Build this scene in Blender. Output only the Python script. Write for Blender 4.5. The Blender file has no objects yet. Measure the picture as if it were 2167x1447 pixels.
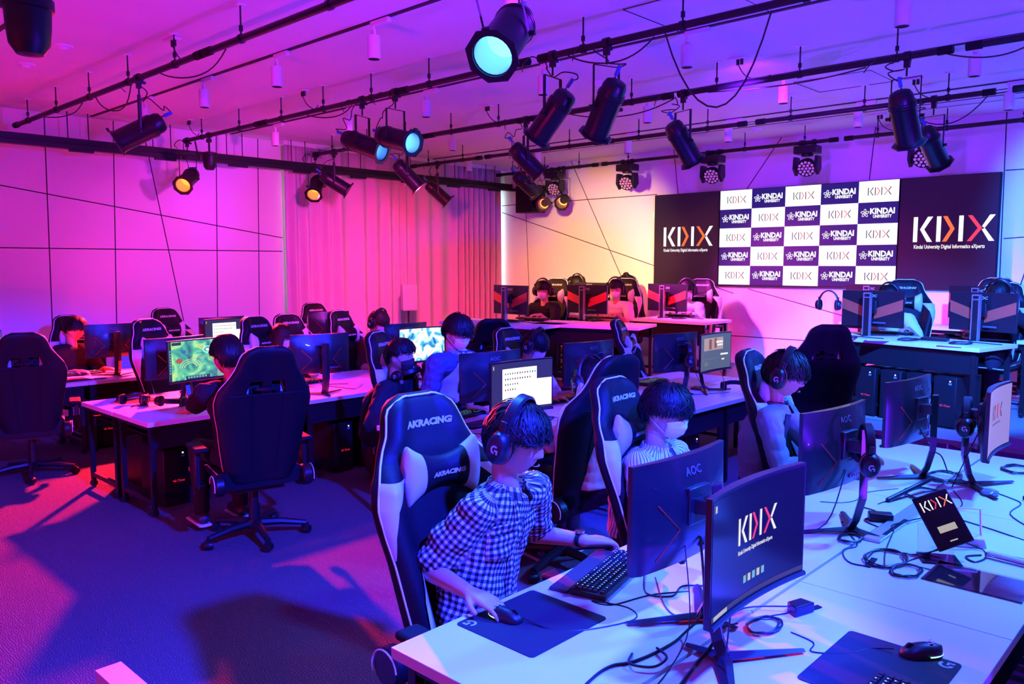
import bpy, bmesh, math, random
import numpy as np
from mathutils import Vector, Matrix, Euler, noise
random.seed(7)
PI = math.pi
scn = bpy.context.scene
col = scn.collection

# ------------------------------------------------------------------ camera
YAW = 43.25                                   # world x runs to the screen wall, y to the left wall
cam_d = bpy.data.cameras.new('camera'); cam = bpy.data.objects.new('camera', cam_d); col.objects.link(cam)
cam.location = (0, 0, 1.87)
cam.rotation_euler = (math.radians(90 - 5.54), 0, math.radians(YAW - 90))
cam_d.sensor_width = 36.0; cam_d.lens = 1700.0 / 2167.0 * 36.0; cam_d.clip_start = 0.05; cam_d.clip_end = 100
scn.camera = cam

# ------------------------------------------------------------------ world, exposure
w = bpy.data.worlds.new('world'); scn.world = w; w.use_nodes = True
w.node_tree.nodes['Background'].inputs[0].default_value = (0.10, 0.03, 0.35, 1)
w.node_tree.nodes['Background'].inputs[1].default_value = 0.05
scn.view_settings.view_transform = 'Standard'
try: scn.view_settings.look = 'None'
except Exception: pass
scn.view_settings.exposure = 0.0
scn.view_settings.gamma = 1.0
scn.view_settings.use_curve_mapping = False
c_ = scn.cycles; c_.use_adaptive_sampling = True; c_.adaptive_threshold = .025; c_.max_bounces = 5; c_.diffuse_bounces = 3; c_.glossy_bounces = 2; c_.transmission_bounces = 4; c_.transparent_max_bounces = 4; c_.caustics_reflective = False; c_.caustics_refractive = False

# ------------------------------------------------------------------ lights
BLUE = (0.010, 0.022, 1.0); CYAN = (0.015, 0.115, 1.0); RED = (1.0, 0.014, 0.05); ORANGE = (1.0, 0.20, 0.06)
MAG = (1.0, 0.012, 0.40); VIO = (0.20, 0.010, 1.0); WARM = (1.0, 0.50, 0.16); PINK = (1.0, 0.035, 0.13); HOT = (1.0, 0.05, 0.80); DEEP = (0.11, 0.008, 1.0)
def spot(loc, target, color, watt, angle, blend=0.35, size=0.09):
    d = bpy.data.lights.new('stage_light', 'SPOT'); o = bpy.data.objects.new('stage_light', d); col.objects.link(o)
    o.location = loc
    o.rotation_euler = (Vector(target) - Vector(loc)).to_track_quat('-Z', 'Y').to_euler()
    d.color = color; d.energy = watt; d.spot_size = math.radians(angle); d.spot_blend = blend; d.shadow_soft_size = size
    return o
LIGHTS = [
 # loc, target, colour, watt, angle, blend
 ((1.9, -0.1, 3.3), (2.0, 3.6, 0.0), BLUE, 6800, 66, .3),        # floor and row C from behind the photographer
 ((2.5, 2.66, 2.84), (1.45, 1.55, 0.7), CYAN, 760, 60, .5),     # big par over the front row
 ((4.6, 0.2, 3.3), (3.6, 1.0, 0.7), CYAN, 1350, 75, .6),         # right end of the front row
 ((6.3, 0.6, 3.3), (4.9, 1.2, 0.7), CYAN, 1600, 60, .6),
 ((4.9, 1.0, 3.3), (5.4, 4.0, 0.7), BLUE, 2600, 60, .5),         # row B from the right
 ((5.2, 0.9, 3.3), (8.3, 2.3, 1.2), CYAN, 7500, 40, .5),        # right stage desks
 ((6.6, 1.6, 3.1), (10.6, 0.9, 2.2), CYAN, 4200, 50, .6),       # wall right of the screen
 ((8.2, 6.5, 2.9), (10.6, 4.1, 0.75), HOT, 2700, 62, .9),        # wall below the screen
 ((4.75, 9.9, 2.68), (1.4, 5.8, 0.0), RED, 8500, 60, .3),        # red par of the far left
 ((6.3, 9.55, 2.86), (4.9, 6.6, 0.7), RED, 1100, 36, .4),
 ((6.5, 9.0, 2.85), (9.0, 6.4, 1.0), ORANGE, 500, 60, .5),
 ((6.4, 7.6, 2.85), (7.9, 10.2, 1.3), PINK, 2400, 90, .8),        # curtain
 ((6.4, 5.65, 2.85), (10.6, 8.0, 2.0), WARM, 4600, 42, .85),     # warm pool on the screen wall
 ((6.4, 3.8, 2.85), (8.4, 5.9, 1.2), RED, 1500, 56, .5),        # stage desks left
 ((5.0, 6.0, 2.9), (5.9, 10.2, 1.4), HOT, 520, 80, .9),         # left wall pink
 ((3.4, 2.0, 3.2), (2.0, 10.2, 2.2), VIO, 650, 70, .9),        # left wall violet
 ((-0.6, 4.6, 0.4), (3.6, 6.8, 3.6), MAG, 370, 110, 1.0),        # added uplight out of view, washes the left ceiling magenta
 ((3.6, -1.8, 0.4), (5.6, 3.2, 3.6), DEEP, 1900, 120, 1.0),  # second added uplight, unseen behind the camera, turns the right ceiling blue
 ((6.0, 3.2, 3.25), (10.6, 4.6, 3.2), VIO, 600, 70, 1.0),
]
for L in LIGHTS: spot(*L)

# ------------------------------------------------------------------ helpers
_m = {}
def mat(name, c, rough=0.5, metal=0.0, em=None, es=0.0, vary=0.0, scale=20.0, bump=0.0, bscale=200.0, spec=0.5, trans=0.0, coat=0.0):
    if name in _m: return _m[name]
    m = bpy.data.materials.new(name); m.use_nodes = True; nt = m.node_tree; b = nt.nodes['Principled BSDF']
    b.inputs['Base Color'].default_value = (*c, 1); b.inputs['Roughness'].default_value = rough
    b.inputs['Metallic'].default_value = metal; b.inputs['Specular IOR Level'].default_value = spec
    if trans: b.inputs['Transmission Weight'].default_value = trans
    if coat: b.inputs['Coat Weight'].default_value = coat
    if em: b.inputs['Emission Color'].default_value = (*em, 1); b.inputs['Emission Strength'].default_value = es
    tc = nt.nodes.new('ShaderNodeTexCoord')
    if vary:
        n = nt.nodes.new('ShaderNodeTexNoise'); n.inputs['Scale'].default_value = scale; n.inputs['Detail'].default_value = 3
        r = nt.nodes.new('ShaderNodeMapRange'); r.inputs[3].default_value = 1 - vary; r.inputs[4].default_value = 1 + vary
        x = nt.nodes.new('ShaderNodeVectorMath'); x.operation = 'SCALE'; x.inputs[0].default_value = c
        nt.links.new(tc.outputs['Object'], n.inputs['Vector']); nt.links.new(n.outputs['Fac'], r.inputs[0])
        nt.links.new(r.outputs[0], x.inputs['Scale']); nt.links.new(x.outputs[0], b.inputs['Base Color'])
    if bump:
        n = nt.nodes.new('ShaderNodeTexNoise'); n.inputs['Scale'].default_value = bscale; n.inputs['Detail'].default_value = 2
        u = nt.nodes.new('ShaderNodeBump'); u.inputs['Strength'].default_value = bump; u.inputs['Distance'].default_value = 0.004
        nt.links.new(tc.outputs['Object'], n.inputs['Vector']); nt.links.new(n.outputs['Fac'], u.inputs['Height'])
        nt.links.new(u.outputs[0], b.inputs['Normal'])
    _m[name] = m; return m
BLK = mat('black_plastic', (.007, .007, .009), .42, spec=.4)
BLKM = mat('black_matte', (.006, .006, .008), .75, spec=.25)
STEEL = mat('black_steel', (.014, .014, .016), .42, .3)
LEA = mat('black_leather', (.0055, .0055, .008), .55, spec=.22, vary=.1, bump=.25, bscale=260)
WLEA = mat('white_leather', (.58, .58, .60), .42, bump=.15, bscale=260)
PIPE = mat('white_piping', (.85, .85, .88), .5)
WHT = mat('white_paint', (.80, .80, .80), .5)
TOP = mat('white_laminate', (.80, .80, .82), .32, vary=.02, scale=6)
CAB = mat('cable_rubber', (.012, .012, .014), .4)
LOGO = mat('print_white', (.48, .48, .50), .5)
SILV = mat('silver_metal', (.45, .45, .47), .35, .8)
CHROME = mat('polished_metal', (.6, .6, .62), .2, 1.0)
REDM = mat('red_plastic', (.65, .03, .02), .4)
GLASSY = mat('screen_glass_off', (.008, .008, .012), .12)

def tag(o, label=None, cat=None, group=None, kind=None):
    if label: o['label'] = label
    if cat: o['category'] = cat
    if group: o['group'] = group
    if kind: o['kind'] = kind
    return o
def empty(name, loc=(0, 0, 0), rz=0.0, label=None, cat=None, group=None):
    o = bpy.data.objects.new(name, None); col.objects.link(o); o.location = loc; o.rotation_euler = (0, 0, rz)
    o.empty_display_size = 0.05
    return tag(o, label, cat, group)
KIDS = {}
def reg(o, parent):
    o.parent = parent; KIDS.setdefault(parent.name, []).append(o)
def dup(root, loc, rz=0.0, label=None, group=None, sc=None, rot=None):
    def cp(o, par):
        c = o.copy(); col.objects.link(c)
        if par: reg(c, par)
        for k in KIDS.get(o.name, []): cp(k, c)
        return c
    r = cp(root, None); r.location = loc; r.rotation_euler = rot if rot else (0, 0, rz)
    if sc: r.scale = sc
    if label: r['label'] = label
    if group: r['group'] = group
    return r

class MB:
    def __init__(s): s.v = []; s.f = []; s.m = []
    def add(s, vs, fs, mi=0, M=None):
        o = len(s.v)
        if M is not None: vs = [M @ Vector(v) for v in vs]
        s.v += [tuple(v) for v in vs]; s.f += [tuple(o + i for i in f) for f in fs]; s.m += [mi] * len(fs); return s
    def box(s, c, d, mi=0, M=None, rz=0.0, taper=1.0):
        x, y, z = d[0] / 2, d[1] / 2, d[2] / 2; vs = []
        for k, t in ((-1, 1.0), (1, taper)):
            for i, j in ((-1, -1), (1, -1), (1, 1), (-1, 1)):
                p = Vector((i * x * t, j * y * t, k * z))
                if rz: p = Matrix.Rotation(rz, 3, 'Z') @ p
                vs.append(p + Vector(c))
        return s.add(vs, [(3, 2, 1, 0), (4, 5, 6, 7), (0, 1, 5, 4), (1, 2, 6, 5), (2, 3, 7, 6), (3, 0, 4, 7)], mi, M)
    def tube(s, pts, r, n=8, mi=0, flat=1.0, up=None, closed=False, cap=True, M=None):
        P = [Vector(p) for p in pts]; N = len(P)
        rs = r if isinstance(r, (list, tuple)) else [r] * N
        vs = []; fs = []; nrm = None
        for i in range(N):
            a = P[(i - 1) % N] if (i > 0 or closed) else P[0]; b = P[(i + 1) % N] if (i < N - 1 or closed) else P[-1]
            t = (b - a)
            t = t.normalized() if t.length > 1e-9 else Vector((0, 0, 1))
            if up is not None:
                nrm = Vector(up) - t * t.dot(Vector(up))
                if nrm.length < 1e-5: nrm = t.orthogonal()
            elif nrm is None: nrm = t.orthogonal()
            else:
                nrm = nrm - t * t.dot(nrm)
                if nrm.length < 1e-6: nrm = t.orthogonal()
            nrm.normalize(); bi = t.cross(nrm)
            for k in range(n):
                a2 = 2 * PI * k / n
                vs.append(P[i] + nrm * math.cos(a2) * rs[i] * flat + bi * math.sin(a2) * rs[i])
        for i in range(N if closed else N - 1):
            j = (i + 1) % N
            for k in range(n):
                l = (k + 1) % n
                fs.append((i * n + k, i * n + l, j * n + l, j * n + k))
        if cap and not closed:
            fs.append(tuple(reversed(range(n)))); fs.append(tuple((N - 1) * n + k for k in range(n)))
        return s.add(vs, fs, mi, M)
    def lathe(s, prof, n=24, mi=0, M=None, cap0=True, cap1=True):
        vs = []; fs = []
        for r, z in prof:
            for k in range(n):
                a = 2 * PI * k / n; vs.append((r * math.cos(a), r * math.sin(a), z))
        for i in range(len(prof) - 1):
            for k in range(n):
                l = (k + 1) % n; fs.append((i * n + k, i * n + l, (i + 1) * n + l, (i + 1) * n + k))
        if cap0: fs.append(tuple(reversed(range(n))))
        if cap1: fs.append(tuple((len(prof) - 1) * n + k for k in range(n)))
        return s.add(vs, fs, mi, M)
    def cyl(s, a, b, r, n=12, mi=0, r2=None, M=None):
        return s.tube([a, b], [r, r if r2 is None else r2], n, mi, M=M)
    def prism(s, out, h, mi=0, M=None):
        n = len(out); vs = [(x, y, 0) for x, y in out] + [(x, y, h) for x, y in out]
        fs = [tuple(reversed(range(n))), tuple(range(n, 2 * n))] + [(i, (i + 1) % n, n + (i + 1) % n, n + i) for i in range(n)]
        return s.add(vs, fs, mi, M)
    def ball(s, c, r, mi=0, nu=12, nv=8, M=None, sc=(1, 1, 1)):
        vs = [(c[0], c[1], c[2] - r * sc[2])]; fs = []
        for j in range(1, nv):
            p = -PI / 2 + PI * j / nv
            for i in range(nu):
                a = 2 * PI * i / nu; vs.append((c[0] + r * sc[0] * math.cos(p) * math.cos(a), c[1] + r * sc[1] * math.cos(p) * math.sin(a), c[2] + r * sc[2] * math.sin(p)))
        vs.append((c[0], c[1], c[2] + r * sc[2])); T = len(vs) - 1
        for i in range(nu):
            k = (i + 1) % nu
            fs.append((0, 1 + k, 1 + i)); fs.append((T, 1 + (nv - 2) * nu + i, 1 + (nv - 2) * nu + k))
            for j in range(nv - 2): a = 1 + j * nu; fs.append((a + i, a + k, a + nu + k, a + nu + i))
        return s.add(vs, fs, mi, M)
    def rcone(s, a, b, ra, rb, n=12, mi=0):       # capsule with two radii
        a = Vector(a); b = Vector(b); d = (b - a); L = d.length; t = d.normalized() if L > 1e-6 else Vector((0, 0, 1))
        pts = []; rs = []
        for q in (-1, -.92, -.7, -.38): pts.append(a + t * ra * q); rs.append(max(ra * math.sqrt(1 - q * q), 1e-4))
        pts.append(a); rs.append(ra); pts.append(b); rs.append(rb)
        for q in (.38, .7, .92, 1): pts.append(b + t * rb * q); rs.append(max(rb * math.sqrt(1 - q * q), 1e-4))
        return s.tube(pts, rs, n, mi)
    def build(s, name, mats, parent=None, smooth=True, ang=38, bevel=0.0, loc=None):
        me = bpy.data.meshes.new(name); me.from_pydata(s.v, [], s.f); 
        ms = mats if isinstance(mats, (list, tuple)) else [mats]
        for m in ms: me.materials.append(m)
        if len(ms) > 1: me.polygons.foreach_set('material_index', s.m)
        me.update()
        if smooth:
            me.polygons.foreach_set('use_smooth', [True] * len(me.polygons)); me.set_sharp_from_angle(angle=math.radians(ang))
        o = bpy.data.objects.new(name, me); col.objects.link(o)
        if parent is not None: reg(o, parent)
        if loc: o.location = loc
        if bevel:
            b = o.modifiers.new('bevel', 'BEVEL'); b.width = bevel; b.segments = 2; b.limit_method = 'ANGLE'; b.angle_limit = math.radians(50)
        return o

def thing(mb, name, mats, label, cat, group=None, **k): return tag(mb.build(name, mats, **k), label, cat, group)

_tc = {}
def text_geo(s, size=1.0, bold=0.0, shear=0.0, sx=1.0, ext=0.0):
    key = (s, size, bold, shear, sx, ext)
    if key in _tc: return _tc[key]
    c = bpy.data.curves.new('t', 'FONT'); c.body = s; c.size = size; c.align_x = 'CENTER'; c.align_y = 'CENTER'
    c.offset = bold; c.shear = shear; c.extrude = ext; c.resolution_u = 2
    o = bpy.data.objects.new('t', c); col.objects.link(o)
    dg = bpy.context.evaluated_depsgraph_get(); me = o.evaluated_get(dg).to_mesh()
    vs = [(v.co.x * sx, v.co.y, v.co.z) for v in me.vertices]; fs = [tuple(p.vertices) for p in me.polygons]
    bpy.data.objects.remove(o); bpy.data.curves.remove(c)
    _tc[key] = (vs, fs); return _tc[key]
def frame(o, x, y):           # matrix from local (x right, y up, z out) to world
    x = Vector(x).normalized(); y = Vector(y).normalized(); z = x.cross(y)
    M = Matrix((x, y, z)).transposed().to_4x4(); M.translation = Vector(o); return M
def chev(x0, x1, h, wd):      # ">" stroke polygon, y from 0 to h
    return [(x0, h), (x0, h)][:1] + [(x0 + wd, h), (x1, h / 2), (x0 + wd, 0), (x0, 0), (x1 - wd, h / 2)]
def logo_kdix(mb, M, H, lift, thin=.13, mi=(0, 1, 2)):
    # K  bar + "<", D bar + ">", I, X = ">" in colour crossed by two white strokes; mi = (plain, colour1, colour2)
    W = thin * H
    def pr(poly, m, f=False):
        n = len(poly); mb.add([(x, y, lift) for x, y in poly], [tuple(range(n)) if not f else tuple(reversed(range(n)))], m, M)
    def quad(a, b, c, d, m): pr([a, b, c, d], m)
    def bar(x, m): quad((x, 0), (x + W, 0), (x + W, H), (x, H), m)
    def right(x0, x1, m):
        quad((x0, H), (x1 - W, H / 2), (x1, H / 2), (x0 + W, H), m); quad((x0, 0), (x0 + W, 0), (x1, H / 2), (x1 - W, H / 2), m)
    x = -1.32 * H
    bar(x, mi[0]); quad((x + .72 * H, H), (x + .72 * H - W * 1.2, H), (x + .25 * H, H / 2), (x + .25 * H + W, H / 2), mi[0])
    quad((x + .72 * H, 0), (x + .25 * H + W, H / 2), (x + .25 * H, H / 2), (x + .72 * H - W * 1.2, 0), mi[0])
    x += .86 * H; bar(x, mi[0]); right(x + .22 * H, x + .66 * H, mi[1])
    x += .80 * H; bar(x, mi[0])
    x += .30 * H; right(x, x + .52 * H, mi[2])
    quad((x + .95 * H - W * 1.2, H), (x + .55 * H - W * .3, H * .56), (x + .60 * H, H * .5), (x + .95 * H, H), mi[0])
    quad((x + .95 * H - W * 1.2, 0), (x + .95 * H, 0), (x + .60 * H, H * .5), (x + .55 * H - W * .3, H * .44), mi[0])

# ------------------------------------------------------------------ room
def structure(mb, name, m, **k): return tag(mb.build(name, m, **k), kind='structure')
X0, X1, Y0, Y1, ZC = -3.2, 10.6, -3.4, 10.25, 3.58
carpet = mat('carpet', (.13, .125, .135), .95, spec=.1)
nt = carpet.node_tree; tc = nt.nodes.new('ShaderNodeTexCoord'); b = nt.nodes['Principled BSDF']
mp = nt.nodes.new('ShaderNodeMapping'); mp.inputs['Scale'].default_value = (1, 1, 1); nt.links.new(tc.outputs['Object'], mp.inputs[0])
nz = nt.nodes.new('ShaderNodeTexNoise'); nz.inputs['Scale'].default_value = 22; nt.links.new(mp.outputs[0], nz.inputs['Vector'])
wv = nt.nodes.new('ShaderNodeTexWave'); wv.inputs['Scale'].default_value = 26; wv.inputs['Distortion'].default_value = 9; wv.inputs['Detail'].default_value = 2; wv.inputs['Detail Scale'].default_value = 1.2
nt.links.new(mp.outputs[0], wv.inputs['Vector'])
n2 = nt.nodes.new('ShaderNodeTexNoise'); n2.inputs['Scale'].default_value = 300; nt.links.new(mp.outputs[0], n2.inputs['Vector'])
ad = nt.nodes.new('ShaderNodeMath'); ad.operation = 'ADD'; nt.links.new(wv.outputs['Fac'], ad.inputs[0]); nt.links.new(n2.outputs['Fac'], ad.inputs[1])
rg = nt.nodes.new('ShaderNodeMapRange'); rg.inputs[1].default_value = .2; rg.inputs[2].default_value = 1.7; rg.inputs[3].default_value = .6; rg.inputs[4].default_value = 1.35
nt.links.new(ad.outputs[0], rg.inputs[0]); sc_ = nt.nodes.new('ShaderNodeVectorMath'); sc_.operation = 'SCALE'; sc_.inputs[0].default_value = (.13, .125, .135)
nt.links.new(rg.outputs[0], sc_.inputs['Scale']); nt.links.new(sc_.outputs[0], b.inputs['Base Color'])
bp = nt.nodes.new('ShaderNodeBump'); bp.inputs['Strength'].default_value = .9; bp.inputs['Distance'].default_value = .004
nt.links.new(ad.outputs[0], bp.inputs['Height']); nt.links.new(bp.outputs[0], b.inputs['Normal'])
WALLM = mat('white_wall_panel', (.80, .79, .80), .6, vary=.015, scale=3)
CEILM = mat('ceiling_paint', (.76, .76, .77), .75, vary=.02, scale=2, bump=.05, bscale=120)
GROOVE = mat('panel_groove', (.03, .03, .035), .8)

structure(MB().box(((X0 + X1) / 2, (Y0 + Y1) / 2, -.05), (X1 - X0, Y1 - Y0, .1)), 'floor', carpet, smooth=False)
structure(MB().box(((X0 + X1) / 2, (Y0 + Y1) / 2, ZC + .05), (X1 - X0 + .2, Y1 - Y0 + .2, .1)), 'ceiling', CEILM, smooth=False)
# left wall with a window opening near the corner (behind the curtain)
wl = MB(); wl.box(((X0 + 6.3) / 2, Y1 + .05, ZC / 2), (6.3 - X0, .1, ZC)); wl.box(((6.3 + X1) / 2, Y1 + .05, .55), (X1 - 6.3, .1, 1.1)); wl.box(((6.3 + X1) / 2, Y1 + .05, 3.38), (X1 - 6.3, .1, .4))
structure(wl, 'wall_left', WALLM, smooth=False)
structure(MB().box((X1 + .05, (Y0 + Y1) / 2, ZC / 2), (.1, Y1 - Y0, ZC)), 'wall_front', WALLM, smooth=False)
structure(MB().box(((X0 + X1) / 2, Y0 - .05, ZC / 2), (X1 - X0, .1, ZC)), 'wall_right', WALLM, smooth=False)
structure(MB().box((X0 - .05, (Y0 + Y1) / 2, ZC / 2), (.1, Y1 - Y0, ZC)), 'wall_back', WALLM, smooth=False)
DAY = mat('daylight_glass', (.8, .9, .9), .3, em=(.75, .95, 1.0), es=2.2)
structure(MB().box(((6.3 + X1) / 2, Y1 + .06, 2.15), (X1 - 6.3, .02, 2.1)), 'window_1', DAY, smooth=False)
structure(MB().box((X0 / 2 + 3.15, Y1 - .006, .04), (6.3 - X0, .012, .08)), 'baseboard_left', GROOVE, smooth=False)
ntr = 0
for (xa, za, xb, zb) in [(3.15, 3.58, 3.1, .08), (3.9, 3.58, 3.8, .08), (5.2, 3.58, 5.1, .08), (5.8, 3.58, 5.72, .08), (4.24, 3.58, 4.85, .08), (-.6, 3.20, 6.14, 2.24), (X0, 2.05, 6.13, 2.05), (1.9, 3.58, 1.85, .08), (.6, 3.58, .6, .08)]:
    ntr += 1; a = Vector((xa, Y1 - .001, za)); b_ = Vector((xb, Y1 - .001, zb))
    structure(MB().tube([a, b_], .006, 4, up=(0, 1, 0)), 'trim_%d' % ntr, GROOVE, smooth=False)
for (ya, za, yb, zb) in [(10.22, 2.8, 5.6, 1.45), (8.62, 3.58, 7.2, 1.0), (10.22, 2.92, 6.92, 2.93), (9.68, 3.58, 9.5, .47), (6.64, 3.58, 6.55, 2.92), (4.95, 3.58, 5.44, 2.92), (3.72, 3.58, 3.77, 2.93), (2.27, 2.93, -3.3, 2.9), (2.25, 2.16, -3.3, 2.5), (5.38, 1.52, 3.0, .95), (10.2, .84, -3.3, .84), (2.29, 3.58, 2.25, .47), (2.1, 1.45, 1.75, 2.91)]:
    ntr += 1
    structure(MB().tube([(X1 - .001, ya, za), (X1 - .001, yb, zb)], .006, 4, up=(1, 0, 0)), 'trim_%d' % ntr, GROOVE, smooth=False)
# recessed track slots and thin slits in the ceiling
for x in (1.85, 3.6, 5.33, 7.1, 8.85):
    ntr += 1; structure(MB().box((x, 4.6, ZC - .004), (.035, 11.0, .010)), 'trim_%d' % ntr, GROOVE, smooth=False)
for x, y0, y1 in ((9.2, -1, 8.5), (9.5, -1, 8.5), (9.35, -1, 9.5)):
    ntr += 1; structure(MB().box((x, (y0 + y1) / 2, ZC - .002), (.02, y1 - y0, .006)), 'trim_%d' % ntr, GROOVE, smooth=False)
for q in ([(4.6, 2.6), (5.35, 2.6), (5.35, 3.3), (4.6, 3.3)], [(7.5, 2.7), (8.1, 2.7), (8.1, 3.4), (7.5, 3.4)], [(9.4, 3.2), (9.4, 1.6), (9.8, 1.6), (9.8, 3.2)]):
    ntr += 1; structure(MB().tube([(x, y, ZC) for x, y in q], .005, 4, closed=True), 'trim_%d' % ntr, GROOVE, smooth=False)
# stage platforms
STG = .45
stagem = mat('stage_deck', (.22, .22, .24), .7, vary=.08, scale=8)
s = MB(); s.box((9.05, 8.05, STG - .04), (3.1, 4.4, .08)); s.box((9.6, 4.55, STG - .04), (2.0, 2.6, .08)); s.box((9.05, .6, STG - .04), (3.1, 5.3, .08))
s.box((9.05, 8.05, STG / 2 - .05), (2.8, 4.1, STG - .1)); s.box((9.75, 4.5, STG / 2 - .05), (1.6, 2.6, STG - .1)); s.box((9.4, .6, STG / 2 - .05), (2.2, 5.0, STG - .1))
structure(s, 'floor_2', stagem, smooth=False)
# truss under the front edge of the right platform
sil = SILV
tr = empty('stage_truss', (7.6, .6, 0), label='silver braced truss legs carrying the front edge of the right platform', cat='truss')
e = MB(); e.box((0, 0, STG - .11), (.05, 5.2, .05)); e.build('rail', sil, tr)
e = MB(); e.box((-.075, 0, STG - .03), (.02, 5.3, .075)); e.build('deck_edge', sil, tr)
for y in (-2.4, -1.3, -1.15, .1, .25, 1.35, 1.5, 2.55):
    MB().cyl((0, y, 0), (0, y, STG - .1), .016).build('leg', sil, tr)
for y in (-1.9, -.5, .8, 2.0):
    MB().cyl((0, y - .5, .03), (0, y + .5, STG - .14), .010).cyl((0, y + .5, .03), (0, y - .5, STG - .14), .010).build('cross_brace', sil, tr)

# curtain with folds
def curtain():
    vs = []; fs = []; nx = 900; nz = 10; xa, xb = 6.12, 10.52; rnd = random.Random(3)
    ph = [0]; 
    for i in range(nx): 
        x = i / nx; ph.append(ph[-1] + (.13 + .05 * math.sin(x * 17) + .03 * math.sin(x * 41 + 1)) * (1.0 if x < .72 else 1.5))
    for i in range(nx + 1):
        x = xa + (xb - xa) * i / nx; t = i / nx
        amp = .034 + .026 * (.5 + .5 * math.sin(t * 9)) + (.02 if t > .74 else 0)
        for j in range(nz + 1):
            z = .02 + (3.50) * j / nz
            y = Y1 - .135 + amp * math.sin(ph[i]) * (.75 + .25 * (1 - j / nz)) + .01 * math.sin(ph[i] * .31 + j * .25)
            vs.append((x, y, z))
    for i in range(nx):
        for j in range(nz):
            a = i * (nz + 1) + j; fs.append((a, a + nz + 1, a + nz + 2, a + 1))
    m = MB(); m.add(vs, fs); return m
CURT = mat('curtain_cloth', (.62, .60, .62), .85, vary=.03, scale=9, bump=.1, bscale=300)
root = empty('curtain', (0, 0, 0), label='floor-length pleated pale curtain drawn along the far left wall', cat='curtain')
o = curtain().build('cloth', CURT, root); sm = o.modifiers.new('solid', 'SOLIDIFY'); sm.thickness = .004
MB().box((8.35, Y1 - .11, ZC - .03), (4.5, .10, .06)).build('curtain_rail', WHT, root, smooth=False)

# ------------------------------------------------------------------ LED video wall
def emis(name, c, s): return mat(name, (0.01, .01, .01), .5, em=c, es=s, spec=.12)
E_W = emis('led_white', (1, 1, 1), 1.15); E_N = emis('led_navy', (.02, .012, .20), 1.0); E_K = mat('led_black', (.012, .010, .014), .5, spec=.2, em=(.012, .003, .02), es=1.0)
E_O = emis('led_orange', (1, .18, .04), 1.1); E_P = emis('led_pink', (1, .06, .12), 1.0); E_G = emis('led_grey', (.035, .035, .05), 1.0)
VX = 10.52
vw = empty('video_wall', (VX, 4.6, 1.57), label='wide wall screen with checkered logo panel between two dark panels', cat='screen')
def vpanel(y0, y1, name):
    mb = MB(); mb.box((.04, (y0 + y1) / 2 - 4.6, .67), (.08, abs(y0 - y1) - .008, 1.34)); return mb.build(name, BLKM, vw, smooth=False)
vpanel(6.91, 5.81, 'panel'); vpanel(5.81, 3.37, 'panel'); vpanel(3.37, 2.29, 'panel')
FR = lambda y, z, l=0: frame((-.002 - l, y - 4.6, z), (0, -1, 0), (0, 0, 1))   # local x right, y up
for (ya, yb, yc) in ((6.90, 5.82, 6.36), (3.36, 2.30, 2.80)):
    mb = MB(); wd = ya - yb; mb.add([(-wd / 2, 0, 0), (wd / 2, 0, 0), (wd / 2, 1.33, 0), (-wd / 2, 1.33, 0)], [(0, 1, 2, 3)], 0, FR((ya + yb) / 2, .005)); mb.build('picture', E_K, vw, smooth=False)
    big = .285 if yc > 5 else .30
    mb = MB(); logo_kdix(mb, FR(yc, .565, .002), big, 0, .16); mb.build('logo', [E_W, E_O, E_O if yc > 5 else E_P], vw, smooth=False)
    mb = MB(); v, f = text_geo('Kindai University Digital Informatics eXperts', .0625 if yc > 5 else .064, .0012, sx=.66); mb.add(v, f, 0, FR(yc, .505, .002)); mb.build('lettering', E_W, vw, smooth=False)
cw, chh = 2.42 / 5, 1.325 / 5
for i in range(5):
    for j in range(5):
        yl = 5.80 - i * cw; zt = 1.335 - (j + 1) * chh; white = (i + j) % 2 == 0
        mb = MB(); mb.add([(0, 0, 0), (cw, 0, 0), (cw, chh, 0), (0, chh, 0)], [(0, 1, 2, 3)], 0, FR(yl, zt))
        t_ = mb.build('tile', E_W if white else E_N, vw, smooth=False)
        yc = yl - cw / 2; zc = zt + chh / 2
        mb = MB()
        if white:
            logo_kdix(mb, FR(yc, zc - .048, .003), .098, 0, .11); mb.build('logo', [E_G, E_P, E_P], t_, smooth=False)
        else:
            v, f = text_geo('KINDAI', .098, .004, sx=.92); mb.add(v, f, 0, FR(yc - .055, zc + .018, .003))
            v, f = text_geo('UNIVERSITY', .052, .0022, sx=.80); mb.add(v, f, 0, FR(yc - .055, zc - .045, .003))
            for k in range(5):
                a = PI / 2 + k * 2 * PI / 5; cx_, cy_ = .03 * math.cos(a), .03 * math.sin(a)
                pts = []
                for q in range(12):
                    b2 = 2 * PI * q / 12; px, py = .022 * math.cos(b2), .012 * math.sin(b2)
                    pts.append((cx_ + px * math.cos(a) - py * math.sin(a), cy_ + px * math.sin(a) + py * math.cos(a), 0))
                mb.tube(pts, .0035, 4, closed=True, M=FR(yc + .155, zc, .003))
            mb.build('logo', E_W, t_, smooth=False)
mb = MB(); mb.box((.0, 6.92 - 4.6, 1.05), (.012, .014, .09)); mb.build('status_light', emis('led_green', (.5, 1, .7), 1.2), vw, smooth=False)
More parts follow.
